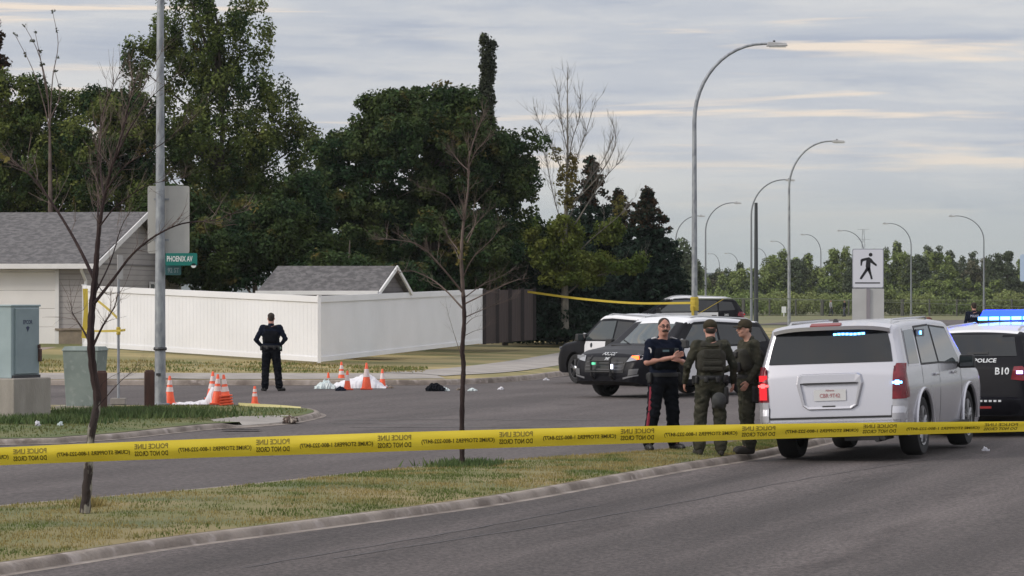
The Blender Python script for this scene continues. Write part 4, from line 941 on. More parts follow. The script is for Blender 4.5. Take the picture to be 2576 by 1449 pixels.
cs = ell_centers(rg, [px_ell(1425, 470, 34, 70, Yd), px_ell(1400, 390, 18, 30, Yd), px_ell(1440, 420, 18, 40, Yd), px_ell(1560, 520, 28, 30, Yd)], .16, 80); V, F = leaves(cs, .17*rg.uniform(.6, 1.3, len(cs)), np.full(len(cs), 22), .06, rg); mesh_np('yellow_leaves', V-np.array(O), F, M_lf_yel, dt)
# bare twiggy leader poking out of the left trees
Yl = 104.0; bl_ = empty('bare_tree', (at(130, Yl), Yl, gz(-16, Yl))); tag(bl_, 'thin bare leaders with a few last leaves poking above the left trees', 'tree'); O = Vector(bl_.location); mb = MB(); rg = np.random.default_rng(51)
def Q(px, py, dy=0.0): return P(px, py, Yl)+Vector((0, dy, 0))-O
mb.tube([(0,0,-.1), Q(128,700), Q(126,400), Q(125,330)], [.14,.12,.06,.04], 7, False); lv = []
for pts in ([Q(125,330), Q(110,260), Q(80,170), Q(38,88)], [Q(125,330), Q(118,220), Q(95,130), Q(60,62)], [Q(125,330), Q(132,200), Q(146,110), Q(132,28)], [Q(120,250), Q(104,160), Q(88,80)], [Q(126,300), Q(150,240), Q(138,180)]):
    c = curve_limb(mb, pts, .028, .008, 5); twigs(mb, c, rg, 5, .25, .006, 1); lv += [c[-1], c[-4], c[len(c)//2]]
mb.build('trunk', M_twig, bl_)
V, F = leaves(np.array([tuple(v) for v in lv]), np.full(len(lv), .10), np.full(len(lv), 7), .06, rg, shell=.1); mesh_np('crown', V, F, M_lf_col, bl_)
# dead leader over the poplar with hanging twigs
# far belt of separate trees along the horizon
rg = np.random.default_rng(77)
ORD = ['first','second','third','fourth','fifth','sixth','seventh','eighth','ninth','tenth','eleventh','twelfth','thirteenth','fourteenth','fifteenth','sixteenth','seventeenth','eighteenth','nineteenth']
protos = []
spec = [(1768, 668, 34, 'm'), (1800, 672, 30, 'b'), (1835, 675, 34, 'm'), (1868, 678, 28, 'm'), (1865, 652, 11, 'd'), (1905, 668, 34, 'm'), (1930, 640, 30, 'm'), (1962, 628, 30, 'g'), (1995, 640, 34, 'd'), (2022, 628, 26, 'g'), (2045, 655, 30, 'm'),
 (2090, 618, 34, 'g'), (2118, 612, 26, 'g'), (2150, 640, 34, 'd'), (2190, 630, 34, 'm'), (2235, 616, 30, 'm'), (2262, 605, 26, 'g'), (2290, 622, 34, 'g'), (2322, 636, 30, 'd'), (2350, 612, 28, 'd'), (2375, 626, 38, 'g'), (2420, 655, 34, 'b'),
 (2402, 628, 12, 'd'), (2440, 628, 20, 'd'), (2470, 645, 34, 'b'), (2500, 628, 26, 'd'), (2535, 625, 30, 'd'), (2560, 650, 40, 'm'), (2600, 625, 34, 'd'), (2640, 635, 36, 'm'), (1745, 690, 22, 'g'), (1990, 690, 36, 'g'), (2081, 690, 38, 'm'), (2215, 690, 38, 'g'), (2400, 695, 40, 'g'), (2490, 700, 40, 'm'), (2330, 700, 40, 'm'), (1880, 700, 36, 'g')]
nm = {'m': 'mid green', 'g': 'light green', 'd': 'dark', 'b': 'brownish'}
for i, (px, ty, hw, kd) in enumerate(spec):
    Y = rg.uniform(352, 400) if ty < 688 else 350+rg.uniform(0, 6); H = P(0, ty, Y).z; k = Y/FPX; x = at(px, Y)
    el = [(x+rg.uniform(-2, 2), Y, H*.80, hw*k*.28, hw*k*.3, H*.2), (x+rg.uniform(-2, 2), Y, H*.74, hw*k*.25, hw*k*.3, H*.2), (x, Y, H*.50, hw*k*1.05, hw*k, H*.33), (x+rg.uniform(-.8, .8), Y, H*.84, hw*k*.45, hw*k*.5, H*.16), (x+rg.uniform(-1, 1), Y, H*.3, hw*k*1.1, hw*k*.9, H*.27), (x+rg.uniform(-1.2, 1.2), Y, H*.72, hw*k*.5, hw*k*.5, H*.2)]
    m = {'m': M_lf_far, 'g': M_lf_far, 'd': M_lf_far2, 'b': M_lf_far3}[kd]
    rank = sorted(q_[0] for q_ in spec).index(px); side = 'left' if rank < 19 else 'right'; od = ORD[rank if rank < 19 else len(spec)-1-rank]
    tree('field_tree', '%s %s field tree, %s from the %s end of the far row' % ('low' if ty > 680 else 'slender' if hw < 22 else 'tall' if ty < 620 else 'middling', nm[kd], od, side), 'tree', x, Y, el, m, int(70+hw*3.0), .50, 46, .16, 100+i, 'far row of field trees', tr=.13, limbs=4, z0=0, second=(M_lf_far2, .3))

rg = np.random.default_rng(91); xs_ = np.linspace(at(1735, 349), at(2720, 349), 150)
cs = np.array([(x+rg.uniform(-.5, .5), 349+rg.uniform(0, 5), rg.uniform(.3, 2.4)) for x in xs_ for _ in range(4)]); rr_ = rg.uniform(.5, 1.1, len(cs))
V, F = leaves(cs, rr_, np.full(len(cs), 55), .16, rg); o = mesh_np('shrub_belt', V, F, M_lf_far); tag(o, 'continuous belt of low green scrub at the foot of the far row of trees', 'shrubs', kind='stuff')
# ------------------------------------------------------------------ the two bare saplings in front
def sapling(px, py, z, Y, trunk, limbs, label, seed, m_low, m_up, rr, tw, leaf=None, split=None):
    root = empty('bare_sapling', (at(px, Y), Y, z)); tag(root, label, 'tree', 'bare saplings on the median'); O = Vector(root.location); rg = np.random.default_rng(seed)
    q = lambda p: P(p[0], p[1], Y)+Vector((0, (p[2] if len(p) > 2 else 0), 0))-O
    mb = MB(); c = [Vector(p) for p in spline([tuple(q(p)) for p in trunk], 6)]; rad = np.interp(np.linspace(0, 1, len(c)), *rr)
    rad = [r*(1+.10*math.sin(i*2.1)) for i, r in enumerate(rad)]
    s = split or len(c)-1
    mb.tube(c[:s+1], rad[:s+1], 10); tk = mb.build('trunk', m_low, root, True)
    if s < len(c)-1: mb = MB(); mb.tube(c[s:], rad[s:], 8); mb.build('upper_trunk', m_up, root, True)
    mb = MB(); mb2 = MB()
    for pts, r, n in limbs:
        cl = curve_limb(mb, [tuple(q(p)) for p in pts], r, r*.18, 6); twigs(mb2, cl, rg, int(n*1.7), tw, r*.20, 2, .35, .8)
    twigs(mb2, c[len(c)//2:], rg, 44, tw*1.1, .0035, 2, .4)
    n1_ = len(mb.f); mb.m = 1; mb.add(mb2.v, mb2.f); mb.build('branches', [m_up, M_twig], root)
    if leaf:
        cs = np.array([tuple(q(p)) for p in leaf]); V, F = leaves(cs, np.full(len(cs), .10), np.full(len(cs), 9), .035, rg, shell=.1); mesh_np('last_leaves', V, F, M_lf_yel, root)
    return root
Ys = 29.2
sapling(215, 1285, .10, Ys, [(214,1290), (222,1190), (230,1090), (243,1010,.05), (232,930,.05), (228,850), (231,770,.03), (240,690), (245,620), (252,555), (262,500), (285,420,-.1), (312,330,-.1), (330,250,-.1), (345,190)],
 [([(229,868), (205,830,.1), (176,790,.2), (172,770,.2)], .014, 5), ([(235,868), (262,820,-.1), (292,770,-.1), (300,735,-.1)], .015, 6), ([(238,762), (290,700,-.1), (340,640,-.2), (400,595,-.3), (470,565,-.4), (560,555,-.5), (640,520,-.5)], .018, 12),
  ([(236,745), (270,660,.2), (295,570,.3), (318,530,.3)], .011, 6), ([(236,700), (190,620,.2), (130,530,.4), (60,440,.5), (0,400,.6), (-60,360,.6)], .020, 14), ([(246,600), (236,500,.3), (232,380,.4), (246,300,.4)], .014, 16),
  ([(262,500), (242,420,.3), (236,300,.5), (262,220,.5), (300,150,.4)], .013, 16), ([(290,410,-.1), (340,330,-.4), (400,250,-.5), (480,190,-.6)], .010, 12), ([(270,480,-.1), (330,420,-.4), (420,370,-.5), (520,290,-.6)], .010, 10),
  ([(250,570), (300,520,-.2), (380,470,-.3), (480,450,-.4)], .010, 10), ([(300,380), (310,290,.3), (350,200,.5), (400,100,.5)], .010, 10), ([(240,1030), (300,960,.1), (345,925,.1)], .007, 4), ([(243,1000), (270,955,-.1), (360,915,-.2)], .004, 2), ([(238,700), (262,740,.2), (330,720,.3)], .006, 3)],
 'nearest bare sapling, crooked mottled trunk, long bare limbs, left of the lamp column', 61, M_barks, M_barkd, ([0, .12, .3, .45, .55, .65, .8, 1], [.052, .040, .039, .034, .026, .019, .011, .004]), .34,
 leaf=[(560,560), (640,520), (0,400)], split=18)
Ys = 37.5
sapling(1163, 1165, .10, Ys, [(1163,1170), (1162,1100), (1163,1000), (1166,920,.02), (1163,880), (1168,800), (1164,720), (1160,650), (1163,590), (1170,530), (1178,470), (1180,400), (1200,330), (1222,285)],
 [([(1163,775), (1120,730,.2), (1080,700,.3), (1030,680,.4), (990,690,.4)], .013, 8), ([(1163,735), (1110,670,-.2), (1060,620,-.3), (1000,605,-.4), (940,603,-.5)], .016, 12), ([(1166,800), (1200,785,.1), (1250,765,.1), (1310,745,.1)], .009, 8),
  ([(1168,765), (1220,740,-.2), (1290,708,-.3), (1330,700,-.3)], .010, 8), ([(1167,750), (1215,715,.2), (1260,695,.2), (1300,670,.3)], .009, 8), ([(1160,640), (1125,590,.2), (1105,540,.2)], .008, 6), ([(1168,560), (1130,500,-.2), (1090,480,-.3), (1050,472,-.3)], .009, 8),
  ([(1172,600), (1200,560,.2), (1240,520,.2)], .008, 6), ([(1176,610), (1196,560,-.1), (1192,520,-.1), (1230,475,-.2)], .009, 6), ([(1180,430), (1150,400,.2), (1125,360,.3)], .008, 10), ([(1164,700), (1190,650,-.2), (1240,600,-.3), (1265,560,-.3)], .008, 9),
  ([(1162,670), (1140,620,.3), (1120,600,.3)], .007, 6), ([(1180,420), (1200,380,-.2), (1245,340,-.2)], .008, 9), ([(1168,820), (1190,800,-.1), (1215,792,-.1)], .006, 3), ([(1168,845), (1195,832), (1220,828)], .005, 3), ([(1163,905), (1145,850,.1), (1130,800,.1), (1122,770,.1)], .005, 3)],
 'middle bare sapling with a thin straight trunk in front of the white fence', 62, M_barkd, M_twig, ([0, .3, .5, .7, 1], [.033, .029, .023, .013, .004]), .26, leaf=[(1158,640), (1150,660), (1164,625)], split=34)
# ------------------------------------------------------------------ vehicles
def glass(name, c, rough=0.05, spec=0.6): return mat(name, c, rough, spec=spec)
M_glass = glass('tinted_glass', (0.012, 0.014, 0.016)); M_glass2 = glass('side_glass', (0.03, 0.04, 0.042), 0.03, 1.0)
M_wsg = glass('windscreen_glass', (0.045, 0.06, 0.062), 0.04, 0.9)
M_blk = mat('black_paint', (0.006, 0.006, 0.009), 0.40, coat=0.0, spec=.16); M_wht = mat('white_paint', (0.74, 0.74, 0.76), 0.25, coat=0.5)
M_slv = mat('silver_white_paint', (0.54, 0.535, 0.57), 0.27, coat=0.35, metal=0.55); M_trim = mat('black_trim', (0.015, 0.015, 0.016), 0.6)
M_tyre = mat('tyre_rubber', (0.016, 0.016, 0.017), 0.85); M_rim = mat('rim_grey', (0.25, 0.25, 0.26), 0.35, metal=0.6); M_rimd = mat('rim_black', (0.035, 0.035, 0.038), 0.45)
M_red = mat('tail_red', (0.22, 0.006, 0.016), 0.25, (0.12, 0.003, 0.010), 9, coat=0.4); M_redl = mat('tail_lit', (0.5, 0.02, 0.03), 0.2, emit=(1.0, 0.02, 0.03), estr=0.7)
M_redg = mat('red_strobe', (0.9, 0.2, 0.2), 0.3, emit=(1.0, 0.07, 0.07), estr=2.4); M_blug = mat('blue_strobe', (0.3, 0.6, 1.0), 0.3, emit=(0.10, 0.38, 1.0), estr=9.0)
M_blub = mat('blue_lightbar', (0.02, 0.05, 0.5), 0.2, emit=(0.005, 0.02, 1.0), estr=9); M_bluw = mat('bright_lightbar', (0.5, 0.8, 1.0), 0.3, emit=(0.06, 0.36, 1.0), estr=6.0)
M_hlens = mat('headlight_lens', (0.30, 0.31, 0.33), 0.12, spec=0.9); M_amber = mat('amber_lamp', (0.9, 0.2, 0.05), 0.3, emit=(1.0, 0.13, 0.025), estr=3.2)
M_wlamp = mat('white_strobe', (0.8, 0.85, 1.0), 0.2, emit=(0.75, 0.8, 1.0), estr=4.0); M_glamp = mat('green_strobe', (0.2, 0.8, 0.5), 0.2, emit=(0.1, 0.8, 0.4), estr=.7)
M_grey = mat('plastic_grey', (0.10, 0.10, 0.105), 0.6); M_decal = mat('decal_white', (0.62, 0.64, 0.66), 0.5); M_decald = mat('decal_dark', (0.02, 0.025, 0.035), 0.5); M_chrome = mat('chrome', (0.5, 0.5, 0.5), 0.2, metal=1.0)

M_gsuv = mat('sky_painted_glass', (0.13, 0.15, 0.155), 0.06, spec=1.0, metal=.35)  # pale base colour imitates sky and trees reflected in the side panes
class Car:
    def __init__(s, L, W, prof, zb, wheels, wr, arch, belt, tum, cr=0.22, sh=0.07, ride=0.26):
        s.L, s.W, s.prof, s.zb, s.wh, s.wr, s.arch, s.belt, s.tum, s.cr, s.sh, s.ride = L, W, prof, zb, wheels, wr, arch, belt, tum, cr, sh, ride
        s.px = np.array([p[0] for p in prof]); s.pz = np.array([p[1] for p in prof]); k = int(np.argmax(s.pz)); s.k = k
        s.rz, s.rx = s.pz[:k+1], s.px[:k+1]; s.fz, s.fx = s.pz[k:][::-1], s.px[k:][::-1]
    def top(s, x): return float(np.interp(x, s.px, s.pz))
    def xr(s, z): return float(np.interp(z, s.rz, s.rx))
    def xf(s, z):
        return float(np.interp(z, s.fz, s.fx))
    def Wz(s, z):
        w = s.W/2
        if z > s.belt: w -= s.tum*(z-s.belt) + 0.02
        else: w -= 0.05*((s.belt-0.25-z)/0.6)**2 if z < s.belt-.25 else 0.02*max(0, (z-s.belt+.25)/.25)
        return w
    def W_(s, x, z):
        w = s.Wz(z); dr = x-s.xr(min(z, s.rz[-1])); df = s.xf(min(z, s.fz[-1]))-x
        for d, r in ((dr, s.cr), (df, s.cr*1.5)):
            d = max(0, d)
            if d < r: w -= r*.8*(1-math.sqrt(max(0, 1-((r-d)/r)**2)))
        return w
    def crown(s, y, z):
        w = s.Wz(z)-s.sh*1.3; return 0.036*max(0, 1-(y/w)**2)
    def Xrear(s, y, z):
        z = z-s.crown(y, z); w = s.Wz(z); r = s.cr*.8; e = abs(y)-(w-r); x = s.xr(z)
        if e > 0: e = min(e, r*.999); x += s.cr*(1-math.sqrt(max(0, 1-(e/r)**2)))
        return x
    def Xfront(s, y, z):
        z = z-s.crown(y, z); w = s.Wz(z); r = s.cr*1.2; e = abs(y)-(w-r); x = s.xf(z)
        if e > 0: e = min(e, r*.999); x -= s.cr*1.5*(1-math.sqrt(max(0, 1-(e/r)**2)))
        return x
    def bot(s, x):
        z = s.ride
        for wx in s.wh:
            d = abs(x-wx)
            if d < s.arch: z = max(z, s.wr+math.sqrt(s.arch**2-d**2)*1.0-0.02)
        e = min(x+s.L/2, s.L/2-x)
        if e < .35: z = max(z, s.ride+.10*(1-e/.35))
        return z
    def body(s, mats, roofz=None, parent=None):
        xs = set(np.linspace(-s.L/2, s.L/2, 70))
        for p in s.prof: xs.add(p[0])
        for wx in s.wh:
            for a in np.linspace(0, math.pi, 15): xs.add(wx+s.arch*math.cos(a))
        xs = sorted(x for x in xs if -s.L/2 <= x <= s.L/2)
        V, NS, NR, NT = [], 16, 5, 8; rows = []
        for x in xs:
            zt = s.top(x); zb = min(s.bot(x), zt-.04); r = min(s.sh, (zt-zb)*.45); row = []
            row.append((x, 0, zb))
            for k in range(NS+1):
                z = zb+(zt-r-zb)*k/NS; row.append((x, s.W_(x, z), z))
            w0 = s.W_(x, zt-r)
            for k in range(1, NR+1):
                a = math.pi/2*k/NR; row.append((x, w0-r*1.3*(1-math.cos(a)), zt-r+r*math.sin(a)))
            y1 = w0-r*1.3
            for k in range(1, NT+1):
                t = k/NT; row.append((x, y1*(1-t), zt+0.035*(1-(1-t)**2)))
            rows.append(row)
        n = len(rows[0]); full = n*2-2
        for row in rows: V += row + [(x, -y, z) for x, y, z in row[1:-1][::-1]]
        F = []; mi = []
        for i in range(len(rows)-1):
            for k in range(full):
                a = i*full+k; b = i*full+(k+1) % full; F.append((a, b, b+full, a+full))
                cz = (V[a][2]+V[b][2]+V[a+full][2]+V[b+full][2])/4; kk = k if k < n-1 else full-1-k; cx = (V[a][0]+V[a+full][0])/2
                if kk == 0: mi.append(1)
                elif roofz and cz > roofz: mi.append(2)
                else: mi.append(0)
        F.append(tuple(range(full-1, -1, -1))); F.append(tuple((len(rows)-1)*full+k for k in range(full))); mi += [0, 0]
        o = mesh_np('body', V, F, mats, parent, True, mi)
        try: o.data.set_sharp_from_angle(angle=R(35))
        except Exception: pass
        return o
    def patch(s, name, poly, where, m, parent, off=0.006, mb=None, cuts=4, thick=None):
        bm = bmesh.new(); vs = [bm.verts.new((a, b, 0)) for a, b in poly]; f = bm.faces.new(vs)
        bmesh.ops.triangulate(bm, faces=[f]); bmesh.ops.subdivide_edges(bm, edges=bm.edges[:], cuts=cuts, use_grid_fill=True)
        V = []
        for v in bm.verts:
            a, b = v.co.x, v.co.y
            if where in ('L', 'R'): V.append((a, (1 if where == 'L' else -1)*(s.W_(a, b)+off), b))
            elif where == 'rear': V.append((s.Xrear(a, b)-off, a, b))
            elif where == 'front': V.append((s.Xfront(a, b)+off, a, b))
        bm.verts.index_update(); F = [tuple(v.index for v in f.verts) for f in bm.faces]; bm.free()
        # orient outward
        nv = {'L': Vector((0,1,0)), 'R': Vector((0,-1,0)), 'rear': Vector((-1,0,0)), 'front': Vector((1,0,0))}[where]; FF = []
        for f in F:
            p = [Vector(V[i]) for i in f]; FF.append(f if (p[1]-p[0]).cross(p[2]-p[0]).dot(nv) > 0 else f[::-1])
        if mb is not None: mb.add(V, FF); return None
        return mesh_np(name, V, FF, m, parent, True)
    def text(s, st, size, u, v, where, m, parent, fit=None, off=0.012, name='lettering'):
        mb = MB()
        if where == 'rear': fn = lambda a, b: (s.Xrear(u-a, v+b)-off, u-a, v+b)
        elif where == 'front': fn = lambda a, b: (s.Xfront(u+a, v+b)+off, u+a, v+b)
        elif where == 'L': fn = lambda a, b: (u-a, s.W_(u-a, v+b)+off, v+b)
        else: fn = lambda a, b: (u+a, -s.W_(u+a, v+b)-off, v+b)
        text_on(mb, st, size, (0,0,0), (1,0,0), (0,0,1), fit=fit, fn=fn); return mb.build(name, m, parent)
    def wheels(s, root, rim, hub=None, tw=0.25, steer=0.0):
        for wx in s.wh:
            for sy in (-1, 1):
                r = s.wr; c = (wx, sy*(s.W/2-tw/2-.03), r); mb = MB()
                mb.lathe([(r*.66, -tw*.42), (r*.80, -tw*.5), (r*.95, -tw*.48), (r, -tw*.32), (r*1.003, 0), (r, tw*.32), (r*.95, tw*.48), (r*.80, tw*.5), (r*.66, tw*.42)], 32, (0,0,0), 'Y')
                wh = mb.build('wheel', M_tyre, root, True); wh.location = c
                if wx > 0 and steer: wh.rotation_euler = (0, 0, steer)
                mb = MB(); y0 = sy*tw*.30
                mb.lathe([(r*.67, y0+sy*.05), (r*.62, y0+sy*.045), (r*.60, y0-sy*.04), (0.01, y0-sy*.04)], 28, (0,0,0), 'Y')
                for k in range(5):
                    a = 2*math.pi*k/5+.3
                    for da in (-.17, .17):
                        p0 = Vector((math.cos(a)*r*.12, y0+sy*.03, math.sin(a)*r*.12)); p1 = Vector((math.cos(a+da)*r*.62, y0+sy*.03, math.sin(a+da)*r*.62)); mb.tube([p0, p1], [.035, .028], 6)
                mb.lathe([(r*.20, y0+sy*.01), (r*.19, y0+sy*.055), (0.005, y0+sy*.065)], 14, (0,0,0), 'Y'); mb.build('rim', rim, wh, True)
                if hub: mb = MB(); mb.lathe([(r*.21, y0+sy*.06), (r*.17, y0+sy*.075), (0.004, y0+sy*.08)], 16, (0,0,0), 'Y'); mb.build('hub_cap', hub, wh, True)
        mb = MB(); mb.box((0, 0, s.wr+.02), (s.L*.8, s.W*.55, .22))
        for wx in s.wh: mb.box((wx, 0, s.wr), (.14, s.W*.75, .12))
        mb.build('underbody', M_trim, root)
def mirror(car, root, x, z, m, sc=1.0):
    for sy in (-1, 1):
        y = sy*(car.W_(x, z)+.14*sc); mb = MB(); mb.box((x, y, z+.02), (.13*sc, .24*sc, .19*sc), rz=sy*.12, taper=.85); mb.box((x+.02, sy*(car.W_(x, z)+.02), z-.03), (.07, .14, .06))
        o = mb.build('wing_mirror', m, root, bevel=0.025)
        mb = MB(); mb.box((x-.068*sc, y, z+.02), (.006, .19*sc, .14*sc), rz=sy*.12); mb.build('mirror_glass', M_glass2, o)
# ---- white full-size SUV, rear three-quarter view
sv = Car(5.18, 2.04, [(-2.59, .46), (-2.585, .62), (-2.56, .70), (-2.545, 1.10), (-2.50, 1.20), (-2.33, 1.70), (-2.40, 1.745) if False else (-2.30, 1.76), (-2.22, 1.79), (-1.5, 1.825), (0.1, 1.84), (0.75, 1.81), (1.05, 1.72), (1.62, 1.22), (1.78, 1.17), (2.2, 1.13), (2.46, 1.04), (2.55, .85), (2.585, .60), (2.59, .46)],
         .3, (-1.40, 1.55), .405, .50, 1.20, .24, cr=.16, sh=.075, ride=.30)
Ysv = 39.75; tx = at(2093, Ysv); hd = R(-20.5)          # heading 17.5 degrees right of the view direction
suv = empty('white_suv', (0, 0, 0)); tag(suv, 'white full-size SUV seen from behind with dark rear glass and blue strobes', 'SUV')
fwd = Vector((math.sin(-hd), math.cos(hd), 0)); cpos = Vector((tx, Ysv, 0))+fwd*2.59
suv.location = (cpos.x, cpos.y, 0.055); suv.rotation_euler = (Matrix.Rotation(math.pi/2+hd, 4, 'Z') @ Matrix.Rotation(R(-2.3), 4, 'X')).to_euler()
sv.body([M_slv, M_trim, M_slv], None, suv)
def wb(z): return sv.Wz(z)
rg_ = sv.patch('rear_window', [(-.85, 1.30), (.85, 1.30), (.81, 1.53), (.755, 1.725), (0, 1.765), (-.755, 1.725), (-.81, 1.53)], 'rear', M_glass, suv, .010)
# interior light strip behind the top of the glass
mb = MB()
for k in range(8):
    y = -.03-.055*k-.02; z = 1.68
    mb.box((sv.Xrear(y, z)-.014, y, z+.003*math.sin(k)), (.012, .042, .028))
mb.build('strobe_bar', M_blug, rg_)
mb = MB(); mb.box((-2.41, .06, 1.805), (.10, .42, .035), ry=-.35); mb.build('brake_light', mat('brake_dull', (.22, .035, .035), .3), suv, bevel=.008)
mb = MB(); V = []   # roof spoiler
for y in np.linspace(-.80, .80, 17):
    e = .10*(abs(y)/.8)**3; zz = 1.80-.05*(abs(y)/.8)**4
    V += [(-2.46+e, y, zz-.06), (-2.47+e, y, zz-.01), (-2.25, y, zz+.035), (-2.2, y, zz-.02)]
F = []
for i in range(16):
    for k in range(4): a = i*4+k; b = i*4+(k+1) % 4; F.append((a, b, b+4, a+4))
F += [(0, 1, 2, 3), (64, 67, 66, 65)]; mb.add(V, F); mb.build('roof_spoiler', M_slv, suv, True)
mb = MB(); mb.box((-2.1, 0.0, 1.865), (.16, .05, .05), taper=.5); mb.build('aerial_fin', M_trim, suv)
# tail lamps wrap the corners
for sy, nmz in ((1, 'L'), (-1, 'R')):
    mb = MB()
    sv.patch('', [(sy*.845, .80), (sy*1.015, .80), (sy*1.005, 1.27), (sy*.90, 1.275), (sy*.865, 1.20)], 'rear', None, None, .012, mb, 5)
    sv.patch('', [(-2.56, .80), (-2.30, .82), (-2.36, 1.05), (-2.42, 1.24), (-2.53, 1.24)], nmz, None, None, .010, mb, 4)
    tl = mb.build('tail_light', M_red, suv)
    mb = MB(); zl = 1.02
    mb.box((sv.Xrear(sy*.92, zl)-.02, sy*.92, zl), (.015, .13, .030)); mb.box((sv.Xrear(sy*.92, zl)-.024, sy*.92, zl), (.012, .055, .060)); mb.build('strobe', M_redg if sy > 0 else M_blug, tl)
    if sy > 0: mb = MB(); mb.box((sv.Xrear(.92, .93)-.016, .92, .93), (.012, .10, .2)); mb.box((sv.Xrear(.92, 1.12)-.016, .92, 1.12), (.012, .11, .08)); mb.build('lit_segment', M_redl, tl)
# tailgate: recessed number-plate surround, crease and lower seam
def raised(name, poly, m, off, parent, z_in=0): return sv.patch(name, poly, 'rear', m, parent, off)
mb = MB(); sv.patch('', [(-.83, .560), (.83, .560), (.83, .588), (-.83, .588)], 'rear', None, None, .010, mb, 3)
sv.patch('', [(-.845, .56), (-.83, .56), (-.835, .72), (-.85, .72)], 'rear', None, None, .009, mb, 2); sv.patch('', [(.83, .56), (.845, .56), (.85, .72), (.835, .72)], 'rear', None, None, .009, mb, 2)
mb.build('tailgate_seam', M_trim, suv)
mb = MB()
o_, i_ = [(-.46, 1.03), (-.44, 1.14), (-.38, 1.165), (.38, 1.165), (.44, 1.14), (.46, 1.03), (.38, .73), (.30, .68), (-.30, .68), (-.38, .73)], [(-.40, 1.02), (-.40, 1.035), (-.34, 1.04), (.34, 1.04), (.40, 1.035), (.40, 1.02), (.345, .75), (.28, .725), (-.28, .725), (-.345, .75)]
V = []
for (a, b) in o_: V.append((sv.Xrear(a, b)-.004, a, b))
for (a, b) in o_: V.append((sv.Xrear(a, b)-.040, a*.955, (b-.92)*.95+.92))
for (a, b) in i_: V.append((sv.Xrear(a, b)-.038, a, b))
for (a, b) in i_: V.append((sv.Xrear(a, b)-.006, a*.99, b))
F = [];
for r_ in range(3):
    for i in range(10): F.append((r_*10+i, r_*10+(i+1) % 10, (r_+1)*10+(i+1) % 10, (r_+1)*10+i))
mb.add(V, F); mb.build('plate_surround', M_slv, suv, bevel=.004)
pl = sv.patch('number_plate', [(-.22, .80), (.22, .80), (.22, .95), (-.22, .95)], 'rear', mat('plate_white', (.60, .60, .60), .4), suv, .014)
sv.text('CBR·9T42', .075, 0.0, .868, 'rear', mat('plate_red', (.40, .19, .20), .5), pl, fit=.28, off=.018)
sv.text('Alberta', .035, 0.0, .938, 'rear', MATS['plate_red'], pl, fit=.12, off=.018)
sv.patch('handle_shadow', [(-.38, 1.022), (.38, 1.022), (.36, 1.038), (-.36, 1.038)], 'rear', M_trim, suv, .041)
sv.patch('plate_latch', [(-.08, .716), (.10, .716), (.10, .736), (-.08, .736)], 'rear', M_trim, suv, .040)
# bumper with hitch slot
mb = MB(); V = []; ysb = np.linspace(-1.0, 1.0, 25)
for y in ysb:
    e = .20*(max(0, abs(y)-.80)/.2)**2
    V += [(-2.60+e, y, .36), (-2.65+e, y, .40), (-2.66+e, y, .50), (-2.60+e, y, .535), (-2.5+e, y, .535), (-2.4+e, y, .36)]
F = [(i*6+k, i*6+(k+1) % 6, (i+1)*6+(k+1) % 6, (i+1)*6+k) for i in range(24) for k in range(6)]; mb.add(V, F+[tuple(range(5, -1, -1)), tuple(24*6+k for k in range(6))]); bu = mb.build('bumper', M_slv, suv, True)
for sy in (-1, 1):
    mb = MB(); sv.patch('', [(sy*.84, .53), (sy*1.012, .53), (sy*1.015, .79), (sy*.85, .79)], 'rear', None, None, .016, mb, 5); sv.patch('', [(-2.56, .44), (-2.0, .44), (-2.0, .48), (-2.32, .74), (-2.56, .79)], 'L' if sy > 0 else 'R', None, None, .012, mb, 3); mb.build('bumper_corner', M_slv, bu)
mb = MB(); mb.box((-2.655, -.02, .385), (.04, .46, .075)); mb.build('hitch_cover', M_trim, bu)
mb = MB(); mb.box((-2.3, -.45, .33), (.5, .55, .14)); mb.tube([(-2.58, -.62, .27), (-2.1, -.62, .27)], .035); mb.box((-2.3, 0.25, .36), (.3, .5, .12)); mb.box((-1.4, 0, .40), (.16, 1.5, .14)); mb.build('exhaust', M_trim, suv)
mb = MB()
for sy in (-1, 1): mb = MB(); mb.tube([(-1.9, sy*.70, 1.80), (-1.8, sy*.70, 1.855), (.2, sy*.70, 1.875), (.35, sy*.70, 1.82)], .016, 6); mb.build('roof_rail', M_chrome, suv, True)
